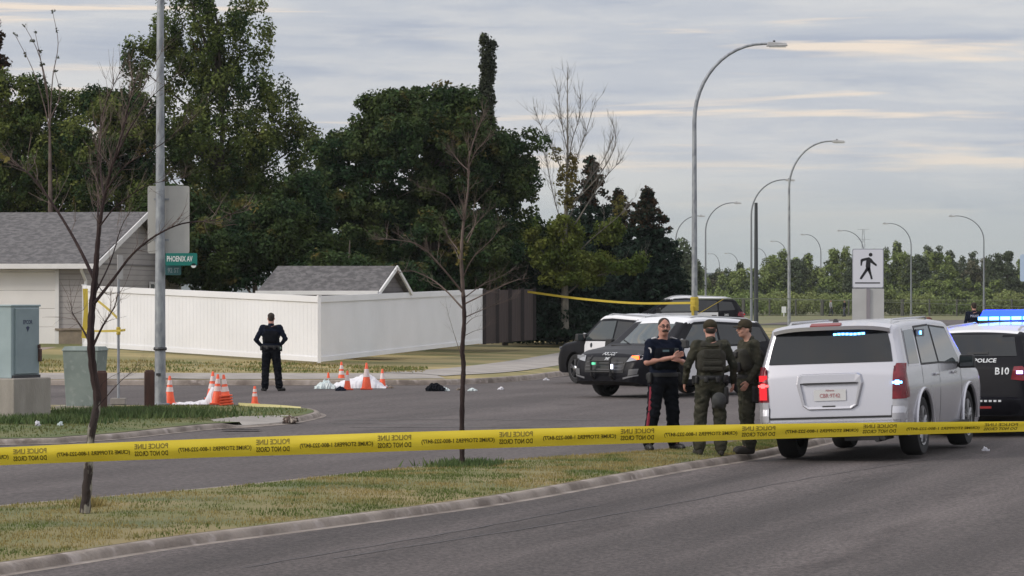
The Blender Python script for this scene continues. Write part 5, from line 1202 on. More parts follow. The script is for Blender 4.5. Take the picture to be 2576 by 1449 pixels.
# side glass, doors, handles, arch lips
for sd in ('L', 'R'):
    q = 1 if sd == 'L' else -1
    for nm2, poly, mm in (('quarter_window', [(-2.16, 1.25), (-1.55, 1.25), (-1.42, 1.72), (-1.98, 1.70)], M_gsuv), ('rear_door_window', [(-1.40, 1.25), (-.42, 1.25), (-.42, 1.75), (-1.28, 1.73)], M_gsuv), ('front_door_window', [(-.32, 1.25), (.92, 1.22), (.98, 1.30), (.60, 1.70), (-.32, 1.74)], M_gsuv)):
        mb = MB(); sv.patch('', [(x+(.035 if x > np.mean([p[0] for p in poly]) else -.035), z+(.028 if z > 1.45 else -.028)) for x, z in poly], sd, None, None, .004, mb, 3); fr = mb.build('window_frame', M_trim if 'door' in nm2 else M_slv, suv)
        sv.patch(nm2, poly, sd, mm, fr, .009)
    mb = MB()
    for x in (-1.42, -.37, 1.02): sv.patch('', [(x, .42), (x+.012, .42), (x+.012, 1.21), (x, 1.21)], sd, None, None, .003, mb, 3)
    mb.build('door_seam', M_trim, suv)
    for x in (-.62, .50): mb = MB(); mb.box((x, q*(sv.W_(x, 1.08)+.025), 1.08), (.20, .03, .035)); mb.build('door_handle', M_slv if True else M_trim, suv, bevel=.01)
    mb = MB(); mb.box((.1, q*1.0, .36), (2.3, .12, .05)); mb.build('running_board', M_trim, suv)
    for wx in sv.wh:
        mb = MB(); 
        mb.tube([(wx+.515*math.cos(a), q*(sv.W_(wx, .7)+.006), .385+.515*math.sin(a)) for a in np.linspace(0, math.pi, 17)], .028, 6); mb.build('arch_lip', M_slv, suv, True)
sv.patch('windscreen', [(-.78, 1.27), (.78, 1.27), (.66, 1.70), (-.66, 1.70)], 'front', M_wsg, suv, .008)
sv.patch('grille', [(-.62, .72), (.62, .72), (.62, .98), (-.62, .98)], 'front', M_trim, suv, .01)
for q in (-1, 1): sv.patch('headlight', [(q*.64, .80), (q*.96, .80), (q*.98, 1.0), (q*.66, .98)], 'front', M_hlens, suv, .014)
mb = MB(); pass
mirror(sv, suv, .90, 1.20, M_trim, 1.0); sv.wheels(suv, M_rim, tw=.275)
# badge light on the quarter glass (blue)
mb = MB(); mb.box((-1.05, -(sv.W_(-1.05, 1.66)+.018), 1.66), (.5, .012, .10)); o = mb.build('tint_panel', mat('navy_tint', (.008, .012, .06), .2), suv)
mb = MB(); mb.box((-1.05, -(sv.W_(-1.05, 1.66)+.03), 1.66), (.05, .012, .05)); mb.build('strobe', M_blug, o)

# ---- black and white patrol SUVs
prof = [(-2.50, .50), (-2.495, .66), (-2.47, .74), (-2.45, 1.05), (-2.40, 1.16), (-2.12, 1.60), (-2.00, 1.665), (-1.2, 1.73), (-.1, 1.775), (.35, 1.755), (.62, 1.66), (1.28, 1.17), (1.42, 1.12), (2.0, 1.04), (2.30, .95), (2.42, .80), (2.49, .62), (2.50, .48)]
def patrol(name, label, unit, front=True, lightbar=None, rearlit=False, amber=True, open_door=False, rimhub=None):
    c = Car(5.0, 2.0, prof, .3, (-1.40, 1.46), .385, .455, 1.10, .30, cr=.22, sh=.085, ride=.27)
    root = empty(name); tag(root, label, 'police car', 'black and white police SUVs'); c.body([M_blk, M_trim, M_wht], 1.65, root)
    c.patch('windscreen', [(-.80, 1.19), (.80, 1.19), (.64, 1.63), (-.64, 1.63)], 'front', M_wsg, root, .008)
    c.patch('rear_window', [(-.76, 1.29), (.76, 1.29), (.66, 1.625), (-.66, 1.625)], 'rear', M_glass, root, .008)
    for sd in ('L', 'R'):
        q = 1 if sd == 'L' else -1
        for nm2, poly in (('quarter_window', [(-2.08, 1.22), (-1.42, 1.17), (-1.42, 1.57), (-1.95, 1.53)]), ('rear_door_window', [(-1.36, 1.16), (-.42, 1.15), (-.42, 1.62), (-1.36, 1.58)]), ('front_door_window', [(-.34, 1.15), (.92, 1.14), (.94, 1.18), (.42, 1.61), (-.34, 1.63)])):
            c.patch(nm2, poly, sd, M_glass2 if nm2[0] == 'f' else M_glass, root, .008)
        for nm2, poly in (('rear_door', [(-1.05, .50), (-.40, .40), (-.40, 1.11), (-1.38, 1.12), (-1.38, .95), (-1.2, .85)]), ('front_door', [(-.37, .40), (.92, .40), (.95, 1.0), (.90, 1.10), (-.37, 1.11)])):
            d_ = c.patch(nm2, poly, sd, M_wht, root, .010)
            mb = MB(); x = -1.22 if nm2[0] == 'r' else -.22; mb.box((x, q*(c.W_(x, .98)+.03), .99), (.20, .03, .035)); mb.build('door_handle', M_trim, d_, bevel=.008)
            if nm2[0] == 'f':
                c.text('POLICE', .17, .18, .74, sd, M_decald, d_, fit=.62, off=.014)
                mb = MB(); x0, z0 = .62, 1.0; pr = [(.055*math.cos(t*.785), .065*math.sin(t*.785)) for t in range(8)]
                c.patch('', [(x0+a, z0+b) for a, b in pr], sd, None, None, .014, mb, 1); mb.build('crest', M_decald, d_)
        mb = MB()
        for x in (-1.40, -.39, .98): c.patch('', [(x, .42), (x+.012, .42), (x+.012, 1.12), (x, 1.12)], sd, None, None, .004, mb, 3)
        mb.build('door_seam', M_trim, root)
        c.text(unit, .12, -1.72, 1.02, sd, M_decal, root, off=.012, name='unit_number')
        x0, z0 = -1.78, .86; c.patch('door_crest', [(x0+.075*math.cos(t*.524), z0+.075*math.sin(t*.524)) for t in range(12)], sd, M_decal, root, .012)
        # tail lamp
        mb = MB(); c.patch('', [(q*.70, .93), (q*.985, .90), (q*.975, 1.14), (q*.74, 1.13)], 'rear', None, None, .012, mb, 5); c.patch('', [(-2.44, .92), (-2.16, .98), (-2.20, 1.10), (-2.40, 1.14)], sd, None, None, .012, mb, 3)
        tl = mb.build('tail_light', M_red, root)
        mb = MB(); mb.box((c.Xrear(q*.84, 1.04)-.022, q*.84, 1.04), (.012, .10, .05)); mb.build('strobe', M_redl if not rearlit else mat('violet_strobe', (.5, .4, 1), .3, emit=(.40, .35, 1.0), estr=4.5), tl)
        # headlamp
        mb = MB(); c.patch('', [(q*.60, .80), (q*.93, .86), (q*.975, .99), (q*.66, .93)], 'front', None, None, .014, mb, 6); c.patch('', [(2.06, .94), (2.34, .84), (2.36, .90), (2.20, .99)], sd, None, None, .014, mb, 3)
        hl = mb.build('headlight', M_hlens, root)
        mb = MB(); mb.box((c.Xfront(q*.80, .90)+.024, q*.80, .90), (.014, .20, .08)); mb.build('indicator', M_amber if (amber and q > 0) else M_hlens, hl)
        mb = MB(); c.patch('', [(q*.70, .50), (q*.90, .54), (q*.92, .66), (q*.72, .64)], 'front', None, None, .012, mb, 3); mb.build('fog_light', M_grey, root)
        mb = MB(); c.patch('', [(q*.56, .42), (q*.92, .50), (q*.92, .53), (q*.56, .46)], 'front', None, None, .016, mb, 3); mb.build('bumper_fin', mat('fin_grey', (.16, .16, .17), .4), root)
    gr = c.patch('grille', [(-.56, .56), (.56, .56), (.60, .90), (-.60, .90)], 'front', M_trim, root, .012)
    mb = MB()
    for z in (.63, .71, .79): mb.box((c.xf(z)+.025, 0, z), (.02, 1.06, .022))
    mb.build('grille_bar', M_grey, gr)
    # push bar with plate
    mb = MB(); 
    for y in (-.28, .28): mb.tube([(2.50, y, .42), (2.60, y, .50), (2.62, y, .86), (2.55, y, .92)], .028, 8)
    for z in (.58, .82): mb.tube([(2.62, -.28, z), (2.62, .28, z)], .022, 8)
    pb = mb.build('push_bar', M_trim, root, True)
    mb = MB()
    mb.box((2.60, -.22, .76), (.04, .09, .05)); mb.build('strobe', M_glamp, pb); mb = MB(); mb.box((2.60, .30, .70), (.04, .07, .10)); mb.build('strobe', M_wlamp, pb)
    c.text('POLICE', .085, 0, .975, 'front', M_decal, root, fit=.36, off=.012, name='bonnet_lettering'); c.text(unit[-3:], .085, .03, .87, 'front', M_decal, root, off=.03, name='unit_plate')
    mb = MB(); mb.tube([(1.44, y, 1.145) for y in (-.7, 0, .7)], .014, 5); mb.tube([(1.42, -.1, 1.15), (1.20, -.55, 1.27)], .010, 4); mb.tube([(1.42, .5, 1.15), (1.20, .05, 1.27)], .010, 4); mb.build('wiper', M_trim, root)
    mb = MB()
    for sy in (-1, 1): mb.tube([(-1.85, sy*.66, 1.69), (-1.7, sy*.66, 1.74), (.1, sy*.66, 1.80), (.3, sy*.66, 1.77)], .018, 6)
    mb.build('roof_rail', M_chrome, root, True)
    mb = MB(); mb.lathe([(.04, 0), (.055, .05), (.055, .11), (0, .13)], 12, (.98, c.W_(.9, 1.2)+.03, 1.18)); mb.build('spotlight', M_chrome, root, True)
    # rear bumper, plate, lettering
    mb = MB(); V = []
    for y in np.linspace(-.97, .97, 21):
        e = .22*(max(0, abs(y)-.72)/.25)**2; V += [(-2.50+e, y, .38), (-2.56+e, y, .46), (-2.56+e, y, .62), (-2.50+e, y, .66), (-2.35+e, y, .66), (-2.3+e, y, .38)]
    F = [(i*6+k, i*6+(k+1) % 6, (i+1)*6+(k+1) % 6, (i+1)*6+k) for i in range(20) for k in range(6)]; mb.add(V, F+[tuple(range(5, -1, -1)), tuple(120+k for k in range(6))]); rb = mb.build('rear_bumper', M_blk, root, True)
    mb = MB(); mb.box((-2.567, -.25, .50), (.012, .32, .035)); mb.build('reflector', mat('reflector_red', (.28, .02, .02), .4), rb)
    mb = MB(); 
    for k in range(8): mb.box((-2.567, -.02-.075*k, .60), (.010, .045, .03))
    mb.build('reflective_dashes', M_decal, rb)
    c.patch('rear_plate', [(-.16, .78), (.16, .78), (.16, .90), (-.16, .90)], 'rear', MATS['plate_white'], root, .014)
    c.text('POLICE', .085, -.27, 1.225, 'rear', M_decal, root, fit=.36, off=.016, name='rear_lettering'); c.text(unit, .15, -.56, 1.06, 'rear', M_decal, root, off=.014, name='rear_number')
    mb = MB(); c.patch('', [(-.30, 1.325), (.04, 1.32), (.04, 1.345), (-.30, 1.36)], 'rear', None, None, .018, mb, 2); mb.build('rear_wiper', M_trim, root)
    mirror(c, root, 1.05, 1.17, M_trim, 1.0); c.wheels(root, M_rimd, rimhub or M_rim, tw=.25, steer=0.0)
    if lightbar:
        mb = MB(); mb.box((.42, 0, 1.82), (.30, 1.30, .04)); mb.box((.42, 0, 1.79), (.2, .9, .08)); lb = mb.build('light_bar', M_trim, root)
        mb = MB(); mb.box((.42, 0, 1.925), (.27, 1.34, .17), taper=.85); dm = mb.build('blue_dome', M_blub, lb, bevel=.02)
        mb = MB()
        for k in range(7): mb.box((.272, -.57+.19*k, 1.87), (.02, .16, .055))
        mb.build('lamp_module', M_bluw, lb)
    return root, c
def place(root, front_center, heading_vec, z=0.0, L=5.0, tilt=0.0):
    f = Vector((heading_vec[0], heading_vec[1], 0)).normalized(); p = Vector((front_center[0], front_center[1], 0))-f*L/2
    root.location = (p.x, p.y, z); root.rotation_euler = (Matrix.Rotation(math.atan2(f.y, f.x), 4, 'Z') @ Matrix.Rotation(tilt, 4, 'X')).to_euler()
r1, c1_ = patrol('police_suv', 'black and white police SUV nearest the three men, hazard light glowing orange', '345')
place(r1, (2.03, 65.9), (-.682, -.731), 0.0)
r2, _ = patrol('police_suv', 'police SUV parked behind the front one, its dark nose at the left by the kerb', '212', amber=False, rimhub=M_chrome)
place(r2, (at(1398, 78.5)+.80, 78.2), (-.50, .87), 0.0)
r3, _ = patrol('police_suv', 'police SUV farthest back, side on behind the taped lamp column', '345', amber=False)
place(r3, (at(1560, 120), 120.6), (-1, -.06), 0.48)
r4, _ = patrol('police_suv', 'black police SUV at the right edge with its roof light bar blazing blue', 'B10', lightbar=True, rearlit=True)
hv = Vector((math.sin(R(26)), math.cos(R(26)), 0)); rcx = Vector((at(2434, 46.4), 46.4, 0)); place(r4, rcx+hv*5.0, hv, 0.02, tilt=R(-1))
# dark pickup far away behind the thin lamp column
dc = Car(4.9, 1.9, [(-2.45, .5), (-2.44, 1.0), (-2.4, 1.05), (-.9, 1.08), (-.7, 1.6), (.2, 1.65), (.9, 1.1), (2.3, .98), (2.44, .7), (2.45, .5)], .3, (-1.4, 1.5), .38, .44, 1.08, .3, ride=.3)
rt = empty('pickup_truck'); tag(rt, 'small dark pickup truck parked on the far grass', 'pickup truck'); dc.body([M_blk, M_trim, M_blk], None, rt)
for sd in ('L', 'R'): dc.patch('side_window', [(-.62, 1.12), (.62, 1.12), (.15, 1.55), (-.58, 1.52)], sd, M_glass2, rt, .01)
dc.patch('windscreen', [(-.7, 1.15), (.7, 1.15), (.6, 1.55), (-.6, 1.55)], 'front', M_wsg, rt, .01); dc.wheels(rt, M_rim)
place(rt, (at(1958, 420), 420), (1, -.3), 0.0, 4.9)
# ------------------------------------------------------------------ people
M_skin = mat('skin', (0.50, 0.275, 0.215), 0.6, (0.44, 0.215, 0.165), 9, spec=.3); M_skin2 = mat('skin_light', (0.50, 0.29, 0.22), 0.55, (0.42, 0.22, 0.16), 9, spec=.3)
M_navy = mat('navy_cloth', (0.007, 0.010, 0.021), 1.0, (0.011, 0.015, 0.028), 6, bump=.5, bscale=14, spec=.1); M_navy2 = mat('black_cloth', (0.005, 0.006, 0.009), 1.0, (0.009, 0.010, 0.014), 6, bump=.5, bscale=14, spec=.08)
M_oliv = mat('olive_cloth', (0.046, 0.044, 0.032), 1.0, (0.027, 0.028, 0.021), 7, 5, .44, .58, bump=.8, bscale=11, c3=(.068, .066, .050), s3=13, f3=(.58, .66), spec=.1); M_oliv2 = mat('olive_vest', (0.031, 0.029, 0.022), 1.0, (0.028, 0.027, 0.020), 9, 5, bump=.7, bscale=22)
M_hair = mat('dark_hair', (0.018, 0.012, 0.009), 0.8, (0.035, 0.022, 0.015), 20); M_hairr = mat('red_hair', (0.085, 0.025, 0.014), 0.75, (0.14, 0.05, 0.03), 14, bump=.6, bscale=60); M_boot = mat('black_boot', (0.010, 0.009, 0.009), 0.5); M_redstripe = mat('red_stripe', (0.20, 0.012, 0.030), 0.8)
M_cap = mat('olive_cap', (0.052, 0.043, 0.029), 1.0, (0.040, 0.034, 0.024), 10, spec=.1); M_gun = mat('gun_black', (0.012, 0.012, 0.013), 0.5); M_patch = mat('patch_white', (0.48, 0.47, 0.48), 0.7)
A3 = lambda *p: np.array(p, float)
def person(loc, yaw, label, pose, top=M_navy, legs=M_navy2, boots=M_boot, sleeves='long', skin=M_skin, h=.013, sc=1.0, hair=M_hair, cap=None, face=True, stout=1.0, group=None, fingers=True, vest=None, belt=True, hairlong=0.0, glasses=False, tache=False):
    """pose: joint positions for a 1.83 m figure facing -Y; SL.. on +x is the person's left"""
    root = empty('person', loc, yaw); root.scale = (sc, sc, sc); tag(root, label, 'person', group)
    D = dict(SL=(.195, .01, 1.475), SR=(-.195, .01, 1.475), EL=(.27, .02, 1.19), ER=(-.27, .02, 1.19), WL=(.28, -.06, .94), WR=(-.28, -.06, .94), HL=(.095, 0, .96), HR=(-.095, 0, .96), KL=(.12, -.02, .52), KR=(-.12, -.02, .52), AL=(.14, .03, .10), AR=(-.14, .03, .10),
             TL=(.18, -.14, .04), TR=(-.18, -.14, .04), head=(0, -.01, 1.70), hy=0.0, FL=None, FR=None)
    D.update(pose); J = {k: (np.array(v, float) if hasattr(v, '__len__') else v) for k, v in D.items()}; st = stout
    # head, face, neck, hands: one continuous body under the clothes
    hd_ = J['head']; ch, sh_ = math.cos(J['hy']), math.sin(J['hy'])
    def H(x, y, z): return A3(hd_[0]+x*ch-y*sh_, hd_[1]+x*sh_+y*ch, hd_[2]+z)
    s = SDF()
    s.ell(H(0, .012, .03), (.076, .094, .098), .02, J['hy']); s.ell(H(0, -.012, -.045), (.060, .072, .070), .03, J['hy']); s.ell(H(0, -.045, -.088), (.036, .034, .026), .02)
    s.cap(H(0, -.088, .022), H(0, -.112, -.022), .010, .016, .010); s.ell(H(0, -.083, -.058), (.026, .014, .010), .01, J['hy']); s.cap(H(-.03, -.080, .034), H(.03, -.080, .034), .012, .012, .012)
    for q in (-1, 1): s.ell(H(q*.078, .008, -.008), (.012, .022, .034), .006, J['hy']); s.ell(H(q*.036, -.066, -.030), (.022, .02, .02), .02)
    s.cap(hd_+A3(0, .02, -.06), A3(0, .025, 1.50), .056*st, .062*st, .03)
    s.cap(A3(-.10, .02, 1.45), A3(.10, .02, 1.45), .075, .075, .04); s.cap(A3(-.06, .01, 1.34), A3(.06, .01, 1.34), .11, .11, .06); s.cap(A3(-.05, 0, 1.12), A3(.05, 0, 1.12), .105*st, .105*st, .06); s.cap(A3(-.06, 0, .98), A3(.06, 0, .98), .105, .105, .05)
    for q in 'LR':
        s.cap(J['S'+q]*A3(.88, 1, 1), J['E'+q], .052, .040, .03); s.cap(J['E'+q], J['W'+q], .040*st, .027, .02)
        s.cap(J['H'+q], J['K'+q], .080, .052, .04); s.cap(J['K'+q], J['A'+q], .052, .036, .02); s.cap(J['A'+q]-A3(0, 0, .03), J['T'+q], .036, .030, .02)
    parts = [(s, h)]
    for q, sg in (('L', 1), ('R', -1)):
        w_ = J['W'+q]; d = J['F'+q]-w_ if J['F'+q] is not None else w_-J['E'+q]; d = d/np.linalg.norm(d)
        up = A3(sg*1.0, 0, 0) if abs(d[2]) > .6 else A3(0, 0, 1); side = np.cross(d, up); side /= np.linalg.norm(side); n_ = np.cross(side, d)
        hs_ = SDF(); hs_.cap(w_-d*.02, w_+d*.02, .026, .024, .01); pw = side if abs(d[2]) > .6 else n_ ; pn = np.cross(d, pw)
        if abs(d[2]) > .6 and pn[0]*sg > 0: pn = -pn
        for k in (-1.2, -.4, .4, 1.2): hs_.cap(w_+d*.015+pw*k*.013, w_+d*.085+pw*k*.019, .014, .0125, .008)
        if fingers:
            for k, ln_ in ((-1.5, .062), (-.5, .076), (.5, .080), (1.5, .070)):
                a = w_+d*.088+pw*k*.0195; b = a+d*ln_*.5+pn*.008; c_ = b+d*ln_*.32+pn*.026; hs_.cap(a, b, .0095, .0088, .003); hs_.cap(b, c_, .0088, .0075, .003)
            a = w_+d*.03+pw*.032; hs_.cap(a, a+d*.035+pw*.022+pn*.01, .013, .011, .006); hs_.cap(a+d*.035+pw*.022+pn*.01, a+d*.066+pw*.026+pn*.022, .011, .009, .004)
            parts.append((hs_, .0055))
        else: parts.append((hs_, .012))
    sdf_obj('body', parts, skin, root)
    if face:
        mb = MB()
        for q in (-1, 1): c0 = H(q*.032, -.087, .012); mb.lathe([(0, -.006), (.010, -.003), (.010, .003), (0, .006)], 8, c0, 'Y')
        mb.build('eyes', mat('eye_dark', (.03, .02, .018), .3), root)
        mb = MB()
        for q in (-1, 1): mb.tube([H(q*.050, -.088, .036), H(q*.032, -.098, .042), H(q*.014, -.096, .036)], .0055, 5)
        mb.build('eyebrows', hair, root)
        mb = MB(); mb.tube([H(-.024, -.092, -.060), H(0, -.098, -.058), H(.024, -.092, -.060)], .004, 5); mb.build('lips', mat('lips', (.26, .10, .085), .5), root)
    if tache:
        s = SDF(); s.cap(H(-.034, -.088, -.052), H(0, -.100, -.040), .014, .017, .01); s.cap(H(.034, -.088, -.052), H(0, -.100, -.040), .014, .017, .01); sdf_obj('moustache', [(s, .005)], hair, root)
    if glasses:
        mb = MB()
        for q in (-1, 1):
            mb.tube([H(q*.036+.026*math.cos(t), -.104, .012+.018*math.sin(t)) for t in np.linspace(0, 6.283, 13)], .0032, 5, False); mb.tube([H(q*.062, -.10, .016), H(q*.080, -.02, .016)], .003, 5)
        mb.tube([H(-.01, -.106, .014), H(.01, -.106, .014)], .003, 5); mb.build('glasses', M_gun, root)
    s = SDF()
    if cap is None: s.ell(H(0, .024, .055), (.082, .090, .080), .02, J['hy']); s.ell(H(0, .055, .0), (.072, .058, .075), .02, J['hy'])
    else: s.ell(H(0, .045, -.005), (.072, .062, .070), .02, J['hy'])
    if hairlong: s.cap(H(0, .06, .0), H(0, .09, -.05-hairlong), .07, .05, .03)
    sdf_obj('hair', [(s, .009)], hair, root)
    if cap is not None:
        s = SDF(); s.ell(H(0, .012, .062), (.090, .104, .078), .01, J['hy']); s.cap(H(-.06, .012, .035), H(.06, .012, .035), .035, .035, .03)
        sdf_obj('cap', [(s, .009)], cap, root)
        mb = MB(); V = []; 
        for k in range(9):
            a = math.pi*(k/8); V += [H(.072*math.cos(a), -.070-.02*math.sin(a), .046), H(.070*math.cos(a), -.075-.095*math.sin(a), .036-.012*abs(math.cos(a)))]
        V2 = [v-A3(0, 0, .006) for v in V]; n = len(V); F = [(2*k, 2*k+1, 2*k+3, 2*k+2) for k in range(8)]+[(n+2*k, n+2*k+2, n+2*k+3, n+2*k+1) for k in range(8)]+[(2*k+1, n+2*k+1, n+2*k+3, 2*k+3) for k in range(8)]
        mb.add(V+V2, F); mb.build('peak', cap, root)
    # shirt
    s = SDF(); e = .016
    s.cap(A3(-.115, .015, 1.44), A3(.115, .015, 1.44), .080+e*.5, .080+e*.5, .05); s.cap(A3(-.075*st, .005, 1.33), A3(.075*st, .005, 1.33), .122*st, .122*st, .06)
    s.cap(A3(-.06*st, -.005, 1.18), A3(.06*st, -.005, 1.18), .118*st, .118*st, .06); s.cap(A3(-.065*st, 0, 1.04), A3(.065*st, 0, 1.04), .120*st, .120*st, .05); s.cap(A3(0, .022, 1.50), A3(0, .022, 1.545), .072*st, .064*st, .03)
    for q in 'LR':
        S, E, W = J['S'+q], J['E'+q], J['W'+q]; s.cap(S*A3(.82, 1, 1), S, .074, .070, .04)
        if sleeves == 'long': s.cap(S, E, .070, .054, .03); s.cap(E, W, .054, .040, .02)
        else: s.cap(S, S+(E-S)*.78, .072, .068, .03)
    sdf_obj('shirt', [(s, h)], top, root, folds=.0045)
    # trousers
    s = SDF(); s.cap(A3(-.075, 0, .96), A3(.075, 0, .96), .118*st, .118*st, .04); s.cap(A3(-.07, .005, 1.02), A3(.07, .005, 1.02), .112*st, .112*st, .04)
    for q in 'LR':
        K, A_ = J['K'+q], J['A'+q]; s.cap(J['H'+q], K, .108*st, .082*st, .025); s.cap(K, A_+A3(0, 0, .0), .082*st, .074*st, .02); s.ell(K+A3(0, .01, .03), (.086, .086, .06), .02); s.ell(A_+A3(0, 0, .06), (.086, .09, .05), .03)
    sdf_obj('trousers', [(s, h)], legs, root, folds=.0055)
    for q in 'LR':
        s = SDF(); A_, T = J['A'+q], J['T'+q]; s.cap(A_+A3(0, 0, .08), A_-A3(0, 0, .035), .052, .054, .02); s.cap(A_-A3(0, -.02, .05), T, .046, .040, .03); s.cap(A_*A3(1, 1, 0)+A3(0, .03, .022), T*A3(1, 1, 0)+A3(0, -.02, .022), .040, .040, .01)
        sdf_obj('boot', [(s, .011)], boots, root)
    if belt:
        mb = MB(); pr = []
        for z0, rr in ((1.015, 1.0), (1.02, 1.03), (1.065, 1.03), (1.07, 1.0)): pr.append((rr, z0))
        V = [((.195*st)*rr*math.cos(a), .137*st*rr*math.sin(a), z) for rr, z in pr for a in np.linspace(0, 2*math.pi, 33)[:-1]]; F = [(i*32+k, i*32+(k+1) % 32, (i+1)*32+(k+1) % 32, (i+1)*32+k) for i in range(3) for k in range(32)]
        mb.add(V, F); bo = mb.build('belt', M_gun, root, True)
        for a, dx, dz in ((-2.9, .07, .15), (-.25, .06, .12), (.5, .05, .10), (2.4, .05, .09), (1.2, .06, .08), (1.9, .06, .08)):
            s = SDF(); s.box(((.215*st)*math.cos(a), .155*st*math.sin(a), 1.03-dz*.2), (dx, .05, dz), .015, .008, a+math.pi/2)
            sdf_obj('pouch', [(s, .009)], M_gun, bo)
    return root, J, H
def vest_on(root, m, st=1.0, name='vest', low=1.06, k=1.0):
    s = SDF(); s.box((0, .005, (1.42+low)/2), (.36*st, .31*st*k, 1.42-low), .09, .02); s.cap((-.12, .01, 1.40), (-.11, .02, 1.50), .055, .045, .03); s.cap((.12, .01, 1.40), (.11, .02, 1.50), .055, .045, .03); s.cap((-.12, .06, 1.47), (.12, .06, 1.47), .05, .05, .03)
    return sdf_obj(name, [(s, .012)], m, root)
def flat_patch(root, name, c, n, rx, rz, m, k=12):
    n = Vector(n).normalized(); u = Vector((-n.y, n.x, 0)).normalized(); v = n.cross(u)
    mb = MB(); mb.prism([(rx*math.cos(2*math.pi*i/k), rz*math.sin(2*math.pi*i/k)) for i in range(k)], c, u, v, .004); return mb.build(name, m, root)
def stand(px, py, z):
    g = G(px, py, z); return (g.x, g.y, z)
MG = 'officers talking behind the white SUV'
# officer with moustache, arms folded, facing the camera
ro, J, H = person(stand(1668, 1130, .115), R(27), 'police officer with moustache and glasses, forearms bare, hands joined before his chest', dict(
    SR=(-.205, .0, 1.47), SL=(.205, .0, 1.47), ER=(-.285, -.05, 1.215), WR=(.03, -.235, 1.285), FR=(.17, -.25, 1.34), EL=(.285, -.06, 1.215), WL=(.15, -.22, 1.235), FL=(.03, -.26, 1.27),
    HL=(.10, 0, .96), HR=(-.10, 0, .96), KL=(.145, -.02, .52), KR=(-.165, -.02, .52), AL=(.175, .02, .10), AR=(-.225, .02, .10), TL=(.22, -.15, .04), TR=(-.28, -.14, .04), head=(.0, -.035, 1.70), hy=R(-20)),
    top=M_navy, sleeves='short', stout=1.12, glasses=True, tache=True, sc=1.0, group=MG)
v = vest_on(ro, M_navy2, 1.13, low=1.10)
flat_patch(ro, 'shoulder_patch', (-.262, -.075, 1.375), (-.75, -.66, .05), .034, .048, M_patch); flat_patch(ro, 'shoulder_patch', (.285, -.06, 1.37), (.8, -.55, .05), .034, .048, mat('patch_dim', (.10, .11, .13), .8))
mb = MB()
for q in (-1, 1): mb.box((q*.165, -.01, 1.548), (.09, .055, .014), ry=q*.28)
mb.build('epaulette', M_patch, ro, bevel=.004)
mb = MB(); mb.box((-.055, -.176, 1.375), (.10, .006, .028)); mb.build('name_tape', mat('tape_teal', (.12, .19, .21), .7), ro)
mb = MB(); mb.box((.11, -.185, 1.36), (.06, .03, .10)); mb.build('radio', mat('radio_dark', (.02, .03, .03), .5), ro, bevel=.008)
mb = MB(); mb.tube([(-.188, -.02, .95), (-.232, -.045, .56), (-.285, -.02, .14)], [.034, .028, .026], 8); mb.build('trouser_stripe', M_redstripe, ro, True)
# olive officer, back to the camera
rs_, J, H = person(stand(1787, 1143, .11), R(180+6), 'tactical officer in olive with cap, back to the camera, thigh holster at his right', dict(
    EL=(.315, .03, 1.20), ER=(-.315, .03, 1.20), WL=(.33, -.10, .98), WR=(-.33, -.10, .98), KL=(.13, -.03, .52), KR=(-.13, -.01, .52), AL=(.155, .03, .10), AR=(-.135, .03, .10), head=(0, -.03, 1.69)),
    top=M_oliv, legs=M_oliv, stout=1.06, cap=M_cap, group=MG, boots=mat('brown_boot', (.022, .018, .014), .7))
v = vest_on(rs_, M_oliv2, 1.08, low=1.11, k=1.1)
s = SDF()
for z in (1.16, 1.235): s.box((0, .185, z), (.27, .035, .055), .012, .006)
s.box((0, .18, 1.36), (.24, .03, .13), .012, .006); s.cap((-.10, .17, 1.48), (-.13, .17, 1.30), .014, .014, .01); sdf_obj('webbing', [(s, .010)], M_oliv2, v)
s = SDF(); s.box((-.20, .06, .80), (.07, .12, .24), .03, .02); s.cap((-.21, .06, .95), (-.21, .10, .99), .022, .018, .01); sdf_obj('holster', [(s, .010)], M_gun, rs_)
s = SDF(); s.ell((-.09, .16, .74), (.10, .075, .105), .02); s.box((-.08, .14, .65), (.16, .07, .05), .02, .02); sdf_obj('gas_mask_bag', [(s, .010)], mat('bag_dark', (.030, .031, .032), .8, (.05, .052, .052), 12), rs_)
s = SDF(); s.box((0, .15, 1.47), (.16, .03, .035), .012, .005); sdf_obj('collar_patch', [(s, .010)], M_oliv, rs_)
# olive officer in profile
rt_, J, H = person(stand(1882, 1138, .11), R(-72), 'tactical officer in olive and cap standing in profile beside the white SUV, looking left', dict(
    ER=(-.25, -.06, 1.20), WR=(-.20, -.27, 1.12), EL=(.27, .04, 1.20), WL=(.25, -.10, .98), KL=(.11, -.05, .52), KR=(-.11, .0, .52), AL=(.12, -.02, .10), AR=(-.13, .06, .10), TL=(.14, -.19, .04), TR=(-.16, -.10, .04), head=(0, -.055, 1.69), hy=R(6)),
    top=M_oliv, legs=M_oliv, stout=1.04, cap=M_cap, skin=M_skin2, group=MG, boots=MATS['brown_boot'])
v = vest_on(rt_, M_oliv2, 1.04, low=1.10, k=1.15)
s = SDF()
for x in (-.11, 0, .11): s.box((x, -.20, 1.17), (.085, .055, .14), .015, .006)
s.box((.0, -.19, 1.34), (.12, .04, .09), .015, .006); sdf_obj('magazine_pouch', [(s, .010)], M_gun, v)
s = SDF(); s.box((.20, .03, .80), (.07, .12, .24), .03, .02); sdf_obj('holster', [(s, .010)], M_gun, rt_)
